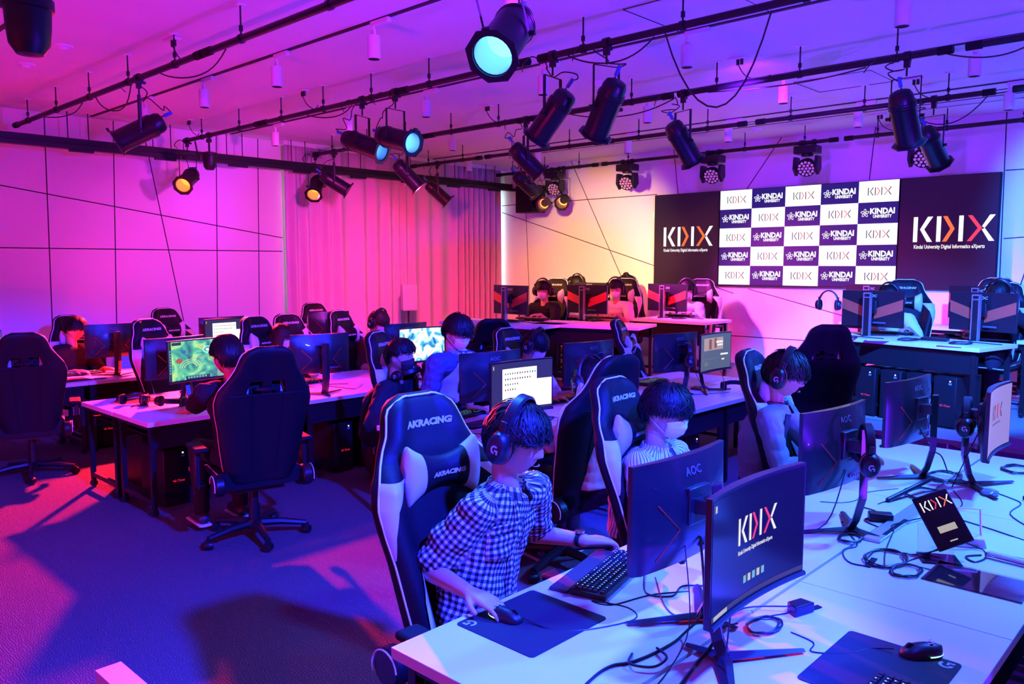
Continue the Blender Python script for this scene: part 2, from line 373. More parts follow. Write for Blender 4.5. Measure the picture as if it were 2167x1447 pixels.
# ------------------------------------------------------------------ rig: pipes, beam, fixtures
PX = [1.0, 2.78, 4.53, 6.30, 8.08, 9.85]; PZ = 3.36
SEGS = {1.0: [(-2.5, 3.4), (3.6, 5.9)], 2.78: [(9.98, 5.65), (5.60, 3.55), (3.45, 1.3), (1.2, -2.5)], 4.53: [(9.72, 7.95), (7.90, 5.62), (5.58, 4.10), (3.98, 1.60), (1.5, -2.0)],
        6.30: [(9.60, 7.3), (7.25, 5.75), (5.70, 3.98), (3.90, 1.72), (1.62, -1.5)], 8.08: [(9.7, 8.2), (8.10, 6.1), (6.0, 4.18), (4.05, 1.85), (1.7, -1.5)], 9.85: [(9.6, 7.5), (7.4, 5.55), (5.5, 3.9), (3.8, 1.6), (1.5, -2.0)]}
names = {1.0: 'nearest row above the left floor', 2.78: 'second row, by the left hanging spotlight', 4.53: 'third row, carrying the pair of blue-lit spotlights', 6.30: 'fourth row across the middle', 8.08: 'fifth row, before the screen', 9.85: 'last row before the screen wall'}
ordw = ['far-left end piece', 'second piece from the left', 'third piece from the left', 'fourth piece from the left', 'right end piece']
for x, segs in SEGS.items():
    for si, (a, b_) in enumerate(segs):
        t = empty('lighting_pipe', (x, (a + b_) / 2, PZ), label='black ceiling pipe, %s, %s' % (ordw[min(si, 4)] if x != 1.0 else ('right piece', 'left piece')[si], names[x]), cat='pipe', group='black lighting pipes under the ceiling')
        L = abs(a - b_) / 2
        m = MB(); m.cyl((0, -L, 0), (0, L, 0), .024, 14); m.build('pipe', STEEL, t)
        MB().cyl((0, -L - .01, 0), (0, -L + .09, 0), .030, 14).build('end_sleeve', BLKM, t); MB().cyl((0, L + .01, 0), (0, L - .09, 0), .030, 14).build('end_sleeve', BLKM, t)
        nh = max(2, int(round(2 * L / .82)))
        for k in range(nh):
            y = -L + (k + .5) * 2 * L / nh
            m = MB(); m.cyl((0, y, .03), (0, y, ZC - PZ - .006), .006, 8); m.cyl((0, y, .05), (0, y, .085), .014, 8); m.lathe([(.031, -.016), (.031, .016)], 12, M=Matrix.Translation((0, y, 0)) @ Matrix.Rotation(PI / 2, 4, 'X')); m.build('hanger', STEEL, t)
            m = MB(); m.cyl((0, y, ZC - PZ - .008), (0, y, ZC - PZ - .001), .035, 14); m.build('ceiling_plate', WHT, t)
bm = empty('ceiling_beam', (4.0, 9.98, 3.2), label='long black slotted beam hung along the left wall', cat='beam')
m = MB(); m.box((0, 0, .035), (13.2, .05, .10)); m.box((0, -.06, -.02), (13.2, .10, .05)); m.build('beam', STEEL, bm, bevel=.004)
k = -6.4
while k < 6.6:
    m = MB(); m.cyl((k, 0, .08), (k, 0, ZC - 3.2), .006, 8); m.cyl((k + .22, 0, .08), (k + .22, 0, ZC - 3.2), .006, 8); m.build('hanger', STEEL, bm)
    m = MB(); m.box((k + .1, -.10, -.06), (.25, .06, .03)); m.build('bracket', STEEL, bm)
    k += .95

E_RL = mat('lamp_orange', (1, .5, .2), .4, em=(1.0, .09, .008), es=1.4); E_RH = mat('lamp_orange_core', (1, .8, .4), .4, em=(1.0, .17, .02), es=3.6)
E_BL = mat('lamp_blue', (.2, .6, 1), .4, em=(.04, .33, 1.0), es=1.5); E_BH = mat('lamp_blue_core', (.6, .9, 1), .4, em=(.06, .26, 1.0), es=6.0)
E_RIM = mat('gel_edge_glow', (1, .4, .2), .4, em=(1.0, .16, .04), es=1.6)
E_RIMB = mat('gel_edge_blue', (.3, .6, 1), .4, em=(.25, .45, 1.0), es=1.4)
REFL = mat('reflector_metal', (.55, .55, .58), .32, .9)
CANB = mat('black_can_paint', (.010, .010, .012), .36, .2)
def par(c, d, pipe_x, label, lit=None, L=.40, r=.092, rim=None):
    c = Vector(c); d = Vector(d).normalized(); side = d.cross(Vector((0, 0, 1))).normalized(); up = side.cross(d)
    py = c.y; clampz = PZ - .05
    root = empty('stage_spotlight', (pipe_x, py, PZ), label=label, cat='spotlight', group='black can spotlights on the pipes')
    T = Matrix.Translation(-Vector((pipe_x, py, PZ)))
    F = Matrix((side, up, d)).transposed().to_4x4(); F.translation = c; F = T @ F      # local z = beam
    h = L / 2
    m = MB()
    m.lathe([(.001, -h), (.045, -h), (.07, -h + .012), (.083, -h + .04), (.085, -h + .08), (r, -h + .085), (r, -h + .13), (r * .98, -h + .135), (r * .98, h - .02), (r + .004, h - .015), (r + .004, h), (r - .006, h), (r - .006, -h + .12), (.001, -h + .12)], 28, M=F, cap0=False, cap1=False)
    for z in (-h + .10, -h + .118): m.tube([(math.cos(a) * (r + .002), math.sin(a) * (r + .002), z) for a in [2 * PI * i / 24 for i in range(24)]], .003, 5, closed=True, M=F)
    m.build('can_body', CANB, root)
    m = MB(); R_ = r + .032; n = 8; v = []; f = []
    for z in (h, h + .010):
        for i in range(n): a = 2 * PI * (i + .5) / n; v.append((R_ * math.cos(a), R_ * math.sin(a), z))
        for i in range(n * 3): a = 2 * PI * i / (n * 3); v.append(((r - .004) * math.cos(a), (r - .004) * math.sin(a), z))
    st = n * 4
    for i in range(n):
        o0, o1 = i, (i + 1) % n; A = [n + (3 * i + q) % 24 for q in (0, 1, 2, 3)]
        # outer corner i sits at angle i+.5; pair it with inner ring verts around
        inn = [n + (3 * i + q) % 24 for q in (1, 2, 3, 4)]
        top = [o0, o1] + list(reversed([n + (3 * i + 2 + q) % 24 for q in (0, 1, 2)]))
        f.append(tuple(reversed([o0, o1] + [n + (3 * (i + 1) + 1) % 24 if False else n + (3 * i + 5) % 24, n + (3 * i + 4) % 24, n + (3 * i + 3) % 24, n + (3 * i + 2) % 24][0:4])) if False else tuple([o0, o1, n + (3 * i + 4) % 24 + 0 if False else n + ((3 * i + 4) % 24), n + ((3 * i + 3) % 24), n + ((3 * i + 2) % 24), n + ((3 * i + 1) % 24)]))
        f.append(tuple(st + q for q in reversed(f[-1])))
        f.append((o0, o1, st + o1, st + o0))
        for q in (1, 2, 3): a_, b_ = n + (3 * i + q) % 24, n + (3 * i + q + 1) % 24; f.append((a_, b_, st + b_, st + a_))
    m.add(v, f, 0, F)
    m.box((0, R_ - .01, h + .01), (.03, .03, .02), M=F); m.build('gel_frame', CANB, root, smooth=False)
    # yoke: from the body's sides up to the clamp
    a = c + side * (r + .012); b_ = c - side * (r + .012); topz = Vector((pipe_x, py, PZ - .13))
    upv = (topz - c); ul = upv.length; 
    ya, yb = a + (topz - c) * .93, b_ + (topz - c) * .93
    m = MB(); m.tube([a - upv.normalized() * .02, ya], .013, 4, flat=.3, up=side, M=T); m.tube([b_ - upv.normalized() * .02, yb], .013, 4, flat=.3, up=side, M=T); m.tube([ya, yb], .013, 4, flat=.3, up=(0, 0, 1), M=T); m.build('yoke', STEEL, root, smooth=False)
    m = MB(); m.cyl(a, a + side * .03, .013, 10, M=T); m.cyl(b_, b_ - side * .03, .013, 10, M=T); m.build('yoke_knob', BLK, root)
    m = MB(); m.lathe([(.036, -.022), (.036, .022)], 14, M=Matrix.Rotation(PI / 2, 4, 'X')); m.box((0, 0, -.05), (.03, .04, .06)); m.box((.03, 0, -.03), (.05, .02, .02)); m.cyl((0, 0, -.07), (0, 0, -.14), .007, 8); m.build('clamp', STEEL, root)
    # lamp inside
    em = {'o': (E_RL, E_RH), 'b': (E_BL, E_BH), None: (BLKM, BLKM)}[lit]
    m = MB(); m.lathe([(r - .008, h - .004), (r - .012, h - .10), (r - .018, h - .17)], 24, M=F, cap0=False, cap1=False); m.build('reflector', REFL if lit else (rim or BLKM), root)
    m = MB(); m.lathe([(r - .018, h - .17), (.03, h - .21), (.001, h - .215)], 24, M=F, cap0=False, cap1=False); m.build('lamp', em[1], root)
    # power lead in a loose loop
    p0 = c - d * h + up * .03; rnd = random.Random(int(c.x * 100 + c.y * 37)); top = Vector((pipe_x, py + .08, PZ - .02))
    pts = [p0, p0 - d * .06 + up * .01]; q = p0 - d * .12
    for kk in range(1, 7):
        t_ = kk / 7; p = q.lerp(top, t_) + Vector((rnd.uniform(-.05, .05), rnd.uniform(-.07, .07), -.12 * math.sin(PI * t_) * rnd.uniform(.1, 1)))
        pts.append(p)
    pts.append(top); 
    for kk in range(4): a2 = kk * 1.7; pts.append(top + Vector((.045 * math.cos(a2), .05 + .06 * kk, .045 * math.sin(a2))))
    m = MB(); m.tube(smooth_path(pts, 5), .0045, 6, M=T); 
    m.build('power_lead', CAB, root)
    m = MB(); m.cyl(p0 - d * .02, p0 - d * .09, .014, 8, M=T); m.build('plug', mat('blue_plug', (.03, .12, .55), .4), root)
    return root
def smooth_path(P, k=4, closed=False):
    P = [Vector(p) for p in P]; n = len(P); out = []
    rng = range(n if closed else n - 1)
    for i in rng:
        p0 = P[(i - 1) % n] if (i > 0 or closed) else P[0]; p1 = P[i]; p2 = P[(i + 1) % n]; p3 = P[(i + 2) % n] if (i + 2 < n or closed) else P[-1]
        for j in range(k):
            t = j / k
            out.append(.5 * ((2 * p1) + (p2 - p0) * t + (2 * p0 - 5 * p1 + 4 * p2 - p3) * t * t + (3 * p1 - p0 - 3 * p2 + p3) * t ** 3))
    if not closed: out.append(P[-1])
    return out
par((2.88, 2.74, 2.96), (-.74, -.30, -.60), 2.78, 'largest black can spotlight, glowing blue, top centre', 'b', L=.46, r=.100)
par((2.78, 6.75, 2.94), (-.80, .35, -.49), 2.78, 'black can spotlight tilted down-left above the left wall panels', None, rim=E_RIM)
par((4.53, 9.67, 2.90), (-.64, -.61, -.47), 4.53, 'leftmost orange-lit can spotlight facing the camera', 'o')
par((4.53, 6.14, 2.96), (.30, -.90, -.34), 4.53, 'left one of two side-lying cans with blue mouths', 'b', L=.44)
par((4.53, 5.66, 2.96), (.06, -.97, -.25), 4.53, 'right one of two side-lying cans with blue mouths', 'b', L=.44)
par((6.30, 9.62, 2.93), (-.56, -.53, -.64), 6.30, 'second orange-lit can spotlight from the left, before the curtain', 'o')
par((6.30, 9.18, 2.95), (.69, -.51, -.52), 6.30, 'dark can pointing right beside the second orange-lit spotlight', None, rim=E_RIM)
par((6.30, 7.66, 2.94), (.55, -.40, -.73), 6.30, 'dark can hanging just below the blue-lit pair', None, rim=E_RIM)
par((8.08, 9.13, 2.93), (.62, -.43, -.66), 8.08, 'small dark can in front of the middle of the curtain', None, rim=E_RIM)
par((6.30, 5.73, 2.95), (.58, -.42, -.70), 6.30, 'dark can pointing down-right, above the one by the black loudspeaker', None, rim=E_RIM)
par((8.08, 7.35, 2.94), (.82, -.17, -.54), 8.08, 'small dark can just above the hanging black loudspeaker', None, rim=E_RIM)
par((4.53, 3.86, 2.94), (-.08, .67, -.74), 4.53, 'large dark can tilted left with an orange rim, left of the centre pair', None, rim=E_RIM)
par((4.53, 3.38, 2.93), (.19, .58, -.79), 4.53, 'large dark can, right of the centre pair', None, rim=E_RIM)
par((6.30, 3.86, 2.94), (.58, -.21, -.79), 6.30, 'dark can with blue rim hanging above the left screen panel', None, rim=E_RIMB)
par((6.30, 2.01, 2.93), (.53, -.04, -.85), 6.30, 'large dark can at upper right above the right screen panel', None, rim=E_RIMB)
par((8.08, 2.33, 2.94), (.66, -.18, -.73), 8.08, 'smaller dark can overlapping the large one at upper right', None, rim=E_RIMB)
par((9.85, 8.55, 2.84), (-.84, -.51, -.18), 9.85, 'left lamp of the two orange-lit spots by the black loudspeaker', 'o', L=.3)
par((9.85, 8.16, 2.86), (-.83, -.46, -.32), 9.85, 'right lamp of the two orange-lit spots by the black loudspeaker', 'o', L=.3)

# moving heads
LEDP = mat('led_cell', (.55, .30, .45), .3, em=(.6, .25, .5), es=.25)
def mover(y, label):
    r = empty('moving_head_light', (9.85, y, PZ), label=label, cat='stage light', group='moving head lights before the screen wall')
    m = MB(); m.box((0, 0, -.09), (.20, .28, .10)); m.build('base', BLK, r, bevel=.012)
    m = MB(); m.lathe([(.036, -.02), (.036, .02)], 12, M=Matrix.Translation((0, -.08, 0)) @ Matrix.Rotation(PI / 2, 4, 'X')); m.lathe([(.036, -.02), (.036, .02)], 12, M=Matrix.Translation((0, .08, 0)) @ Matrix.Rotation(PI / 2, 4, 'X')); m.build('clamp', STEEL, r)
    m = MB(); m.cyl((0, 0, -.14), (0, 0, -.17), .07, 16)
    for s_ in (-1, 1): m.prism([(-.06, -.17), (.06, -.17), (.075, -.32), (.0, -.40), (-.075, -.32)], .04, M=Matrix.Translation((0, s_ * .135 + (.02), 0)) @ Matrix.Rotation(PI / 2, 4, 'X'))
    m.build('yoke', BLK, r, bevel=.006)
    d = Vector((-.80, -.15, -.55)).normalized(); sd = d.cross(Vector((0, 0, 1))).normalized(); u = sd.cross(d); F = Matrix((sd, u, d)).transposed().to_4x4(); F.translation = (0, 0, -.29)
    m = MB(); m.lathe([(.001, -.09), (.06, -.085), (.09, -.05), (.112, .0), (.115, .05), (.108, .06), (.104, .052), (.001, .052)], 26, M=F, cap0=False, cap1=False); m.build('lamp_head', BLK, r)
    m = MB()
    for rr, n in ((0, 1), (.044, 6), (.084, 12)):
        for i in range(n): a = 2 * PI * i / n; m.ball((rr * math.cos(a), rr * math.sin(a), .055), .018, sc=(1, 1, .4), nu=8, nv=5, M=F)
    m.build('led_lens_cluster', LEDP, r)
for y, l in ((8.33, 'moving head light directly above the pair of orange-lit spots'), (6.95, 'moving head light left of the screen, over the warm wall patch'), (5.56, 'moving head light over the left edge of the checkered panel'), (4.26, 'moving head light over the middle of the checkered panel'), (2.92, 'moving head light partly behind the upper-right can spotlights')): mover(y, l)

# small dark bell-shaped units
def bell(c, label, px):
    r = empty('hanging_bell_unit', (px, c[1], PZ), label=label, cat='ceiling unit', group='black bell-shaped units on the pipes')
    z = c[2] - PZ
    m = MB(); m.lathe([(.001, z - .10), (.045, z - .095), (.068, z - .06), (.075, z), (.078, z + .06), (.088, z + .065), (.088, z + .10), (.03, z + .115), (.001, z + .115)], 24, cap0=False, cap1=False); m.build('housing', BLK, r)
    m = MB(); m.cyl((0, 0, z + .1), (0, 0, -.02), .012, 8); m.lathe([(.036, -.02), (.036, .02)], 12, M=Matrix.Rotation(PI / 2, 4, 'X')); m.box((0, 0, -.06), (.04, .06, .04)); m.build('clamp', STEEL, r)
    m = MB(); m.tube(smooth_path([(0, .08, z + .08), (0, .2, z + .12), (.02, .3, z + .05), (0, .35, -.03)]), .01, 6); m.build('power_lead', CAB, r)
bell((1.0, 3.37, 2.73), 'black bell-shaped unit at the very top left corner', 1.0)
bell((4.53, 9.11, 3.06), 'small black bell-shaped unit right of the leftmost orange-lit spotlight', 4.53)
m = empty('hanging_loudspeaker', (9.85, 8.75, PZ), label='black loudspeaker hanging at the end of the slotted beam', cat='loudspeaker')
b = MB(); b.prism([(-.17, -.2), (.17, -.2), (.13, .2), (-.13, .2)], .44, M=Matrix.Translation((0, .12, -.66))); b.build('cabinet', BLKM, m, bevel=.015)
b = MB(); b.box((-.02, .12, -.15), (.03, .03, .26)); b.build('bracket', STEEL, m)

# white track spotlights
tnum = 0
TR = {3.6: [4.73, 6.03, 7.3, 8.6, 3.4], 5.33: [1.74, 3.24, 4.65, 6.18, 7.48, 9.0], 7.1: [1.77, 3.31, 4.77, 6.2, 7.72], 8.85: [1.9, 3.29, 4.8, 6.24, 7.81, 9.25]}
tn = {3.6: 'first track above the left floor', 5.33: 'second track', 7.1: 'third track', 8.85: 'last track near the screen wall'}
for x, ys in TR.items():
    ys2 = sorted(ys, reverse=True)
    for i, y in enumerate(ys2):
        t = empty('track_spotlight', (x, y, ZC), label='white cylinder spotlight, %s from the left on the %s' % (('first', 'second', 'third', 'fourth', 'fifth', 'sixth')[i], tn[x]), cat='spotlight', group='white track spotlights')
        b = MB(); b.box((0, -.08, -.025), (.035, .20, .035)); b.build('adapter', WHT, t, bevel=.004)
        b = MB(); b.cyl((0, 0, -.03), (0, 0, -.11), .010, 8); b.box((.0, .0, -.085), (.02, .03, .05)); b.build('stem', WHT, t)
        b = MB(); b.lathe([(.001, -.105), (.044, -.105), (.046, -.11), (.046, -.265), (.042, -.265), (.040, -.24), (.001, -.235)], 22, cap0=False, cap1=False); b.build('lamp_shade', WHT, t)
        b = MB(); b.lathe([(.0405, -.266), (.001, -.262)], 20, cap0=False, cap1=False); b.build('dark_opening', BLKM, t)
rnd = random.Random(5)
for i, ((x, y), lab) in enumerate(zip([(2.83, 6.22), (4.51, 7.09), (6.3, 6.31), (6.31, 3.35), (8.11, 2.52), (9.73, 3.39), (4.48, 9.51)], ['above the left pipe', 'left of the ceiling centre', 'above the middle of the room', 'right of the ceiling centre', 'behind the upper-right can', 'far right near the screen', 'above the leftmost orange spot'])):
    t = empty('ceiling_outlet', (x, y, ZC), label='white ceiling outlet plate with black plugs, %s' % lab, cat='outlet', group='ceiling outlets')
    b = MB(); b.box((0, 0, -.008), (.07, .16, .014)); b.build('plate', WHT, t, bevel=.003)
    b = MB(); b.cyl((0, 0, -.014), (0, 0, -.06), .014, 8); b.cyl((0, -.035, -.014), (0, -.035, -.06), .014, 8)
    b.tube(smooth_path([(0, 0, -.05), (.02, -.05, -.14), (.03, -.16, -.20), (-.02, -.3, -.19)]), .0045, 6); b.build('plugged_cable', CAB, t)
for (x, y), lab in zip([(2.33, 7.05), (2.31, 7.91), (6.25, 4.76), (9.75, 4.9), (8.5, 2.51)], ['nearest the top left corner', 'left, below the other left disc', 'between the two large centre cans', 'above the screen', 'right of the upper-right can']):
    t = MB(); t.lathe([(.001, -.03), (.03, -.03), (.045, -.012), (.07, -.010), (.075, 0)], 24, cap0=False, cap1=False)
    thing(t, 'smoke_detector', WHT, 'flat white round ceiling detector, %s' % lab, 'detector', 'round ceiling detectors', loc=(x, y, ZC))
# sagging leads along the pipes
def sag(x, y0, y1, depth, label, z=PZ - .03):
    pts = [(x + .03 * math.sin(t * 5), y0 + (y1 - y0) * t, z - depth * 4 * t * (1 - t)) for t in [i / 12 for i in range(13)]]
    thing(MB().tube(pts, .0055, 6), 'pipe_cable', CAB, label, 'cable', 'cables sagging under the pipes')
for a in [(2.78, 5.3, 6.3, .10, 'black cable sagging under the second pipe row, right of the left spotlight'), (2.78, 6.9, 7.6, .16, 'black cable looping under the second pipe row, left of the left spotlight'), (2.78, 8.0, 9.0, .05, 'short cable under the far left pipe end'),
          (4.53, 6.3, 7.0, .06, 'cable under the third pipe row left of the blue-lit pair'), (4.53, 3.0, 3.7, .10, 'cable bunch under the third pipe row between the large cans'), (6.30, 3.95, 5.1, .08, 'cable under the fourth pipe row left of centre'),
          (6.30, 2.3, 3.6, .03, 'long cable along the fourth pipe row at right'), (6.30, 1.2, 1.75, .06, 'cable bridging the gap of the fourth pipe row at right'), (8.08, 1.9, 2.6, .2, 'cable looping from the fifth pipe row beside the smaller can'), (4.53, 2.2, 2.9, .5, 'long black cable hanging in a deep loop from the third pipe row')]: sag(*a)

# white loudspeaker on a stand by the curtain
r = empty('stand_loudspeaker', (7.9, 9.62, 0), rz=math.radians(-20), label='pale loudspeaker on a black stand before the curtain', cat='loudspeaker')
b = MB(); b.prism([(-.12, -.11), (.12, -.11), (.09, .11), (-.09, .11)], .40, M=Matrix.Translation((0, 0, 1.16))); b.build('cabinet', mat('pale_speaker_shell', (.7, .68, .68), .5), r, bevel=.02)
b = MB(); b.box((0, -.112, 1.37), (.2, .006, .36)); b.build('grille', mat('pale_grille', (.6, .58, .58), .6, bump=.5, bscale=900), r, bevel=.002)
b = MB(); b.cyl((0, 0, .5), (0, 0, 1.17), .016, 10); b.cyl((0, 0, .1), (0, 0, .8), .022, 10); b.build('pole', STEEL, r)
for k in range(3):
    a = k * 2 * PI / 3; MB().cyl((0, 0, .45), (.42 * math.cos(a), .42 * math.sin(a), .012), .011, 8).build('leg', STEEL, r)
b = MB(); b.ball((.0, -.117, 1.2), .012); b.build('badge', PIPE, r)
# ------------------------------------------------------------------ desks
TZ = .72
def desk(x0, y0, wd, dp, z0=0.0, rz=0.0, label='', group=None, casters=True, tray=True, mod='y'):
    """(x0,y0) = corner; extends +x by wd and +y by dp in its own frame"""
    r = empty('desk', (x0, y0, z0), rz=rz, label=label, cat='desk', group=group)
    m = MB(); m.box((wd / 2, dp / 2, TZ - .0175), (wd - .004, dp - .004, .035)); m.build('desktop', TOP, r, bevel=.002)
    for sx in (.05, wd - .05):
        for sy in (.06, dp - .06):
            g = MB(); g.box((sx, sy, (TZ - .035 + .09) / 2), (.035, .035, TZ - .035 - .09)); g.build('leg', STEEL, r, smooth=False)
            c = MB(); c.lathe([(.001, -.012), (.028, -.012), (.030, 0), (.028, .012), (.001, .012)], 14, M=Matrix.Translation((sx, sy, .030)) @ Matrix.Rotation(PI / 2, 4, 'X'), cap0=False, cap1=False); c.box((sx, sy, .065), (.03, .04, .05)); c.build('caster', BLK, r)
        g = MB(); g.box((sx, dp / 2, .11), (.03, dp - .10, .035)); g.build('foot_rail', STEEL, r, smooth=False)
        g = MB(); g.box((sx, dp / 2, TZ - .055), (.03, dp - .10, .035)); g.build('top_rail', STEEL, r, smooth=False)
    g = MB()
    if mod == 'x': g.box((.05, dp / 2, TZ - .135), (.02, dp - .06, .20))
    elif mod == 'y': g.box((wd / 2, .05, TZ - .125), (wd - .06, .02, .18))
    g.build('front_panel', BLKM, r, bevel=.003)
    if tray:
        g = MB(); g.box((wd / 2, dp * .5, TZ - .12), (wd - .12, dp * .75, .012)); g.box((wd / 2, dp * .13, TZ - .08), (wd - .12, .01, .09)); g.build('cable_tray', BLKM, r, smooth=False)
    return r

# row A (nearest), B, C, D : modules 1.34 m wide
GA = 'white desks of the nearest row'; GB = 'white desks of the middle row'; GC = 'white desks of the left middle row'; GD = 'white desks along the left wall'
pos4 = ['left end', 'second from left', 'third from left', 'right end']
na = ['left end module', 'middle module', 'right end module']
for i in range(3):
    desk(1.44 + 1.34 * i, 1.185, 1.34, .675, label='white desk of the nearest row, player side, %s' % na[i], group=GA)
    desk(1.44 + 1.34 * i, .50, 1.34, .675, label='white desk of the nearest row, camera side, %s' % na[i], group=GA)
for i in range(3):
    desk(3.46 + 1.34 * i, 3.25, 1.34, .665, label='white desk of the middle row, near side, %s' % na[i], group=GB)
    desk(3.46 + 1.34 * i, 3.925, 1.34, .665, label='white desk of the middle row, far side, %s' % na[i], group=GB)
for i in range(3):
    desk(2.37 + 1.34 * i, 5.86, 1.34, .66, label='white desk of the row with the game screen, near side, %s' % na[i], group=GC)
    desk(2.37 + 1.34 * i, 6.53, 1.34, .66, label='white desk of the row with the game screen, far side, %s' % na[i], group=GC)
for i in range(4):
    desk(1.50 + 1.34 * i, 8.38, 1.34, .76, label='white desk of the row by the left wall, %s module' % pos4[i], group=GD)
GS = 'white desks on the stage'
desk(6.72, 5.92, .67, 1.5, STG, math.radians(6), 'white desk on the left of the stage, nearest the curtain', GS, tray=False, mod='x')
desk(7.42, 5.05, .67, 1.34, STG + .0, math.radians(16), 'white desk on the stage under the white T-shirt player', GS, tray=False, mod='x')
desk(8.62, 4.92, .67, 1.10, STG, 0, 'white desk on the stage under the light blue shirt player', GS, tray=False, mod='x')
desk(8.62, 6.75, .60, 1.3, STG, 0, 'white desk at the back of the stage left, behind the front desks', GS, tray=False)
RR = math.radians(-13)
desk(7.50, 1.72, .67, 1.66, STG, RR, 'white desk at the front of the stage right, above the computer towers', GS, mod='x')
desk(8.25, .35, .67, 1.35, STG, RR, 'white desk at the right edge of the stage', GS, mod='x')
desk(9.72, 1.9, .50, 1.9, STG, math.radians(-4), 'white desk in the back row of the stage right', GS)

# ------------------------------------------------------------------ gaming chair
def lerp_tab(t, tab):
    for (a, va), (b_, vb) in zip(tab, tab[1:]):
        if t <= b_: k = (t - a) / (b_ - a); k = k * k * (3 - 2 * k) if False else k; return va + (vb - va) * k
    return tab[-1][1]
HW = [(0, .195), (.1, .225), (.25, .245), (.4, .262), (.52, .282), (.6, .288), (.68, .272), (.76, .225), (.84, .182), (.90, .165), (.95, .145), (.98, .115), (1, .075)]
def sst(a, b_, x): t = min(1, max(0, (x - a) / (b_ - a))); return t * t * (3 - 2 * t)
def back_surf(u, v, front=True, off=0.0):
    zc = .45 + .90 * v; yc = .20 + .25 * v + .05 * math.sin(v * PI) * -.6
    hw = lerp_tab(v, HW)
    au = abs(u); e = math.sqrt(max(0, 1 - au ** 6)); et = math.sqrt(max(0, 1 - max(0, (v - .93) / .07) ** 2 * .98))
    if front:
        bol = .065 * sst(.5, .85, au) * (1 - sst(.66, .78, v)) * sst(-.05, .1, v) + .025 * sst(.4, .8, au) * sst(.75, .85, v)
        pad = .038 + .018 * math.cos(v * 6.0) * (1 - au * .5) * (v < .8) + bol
        y = yc - pad * e * et - off
    else: y = yc + (.040 - .012 * math.cos(au * 3)) * e * et + off
    bulge = -.02 * sst(.5, 1, au) * (1 - sst(.7, .8, v))
    return (hw * u, y + bulge, zc)
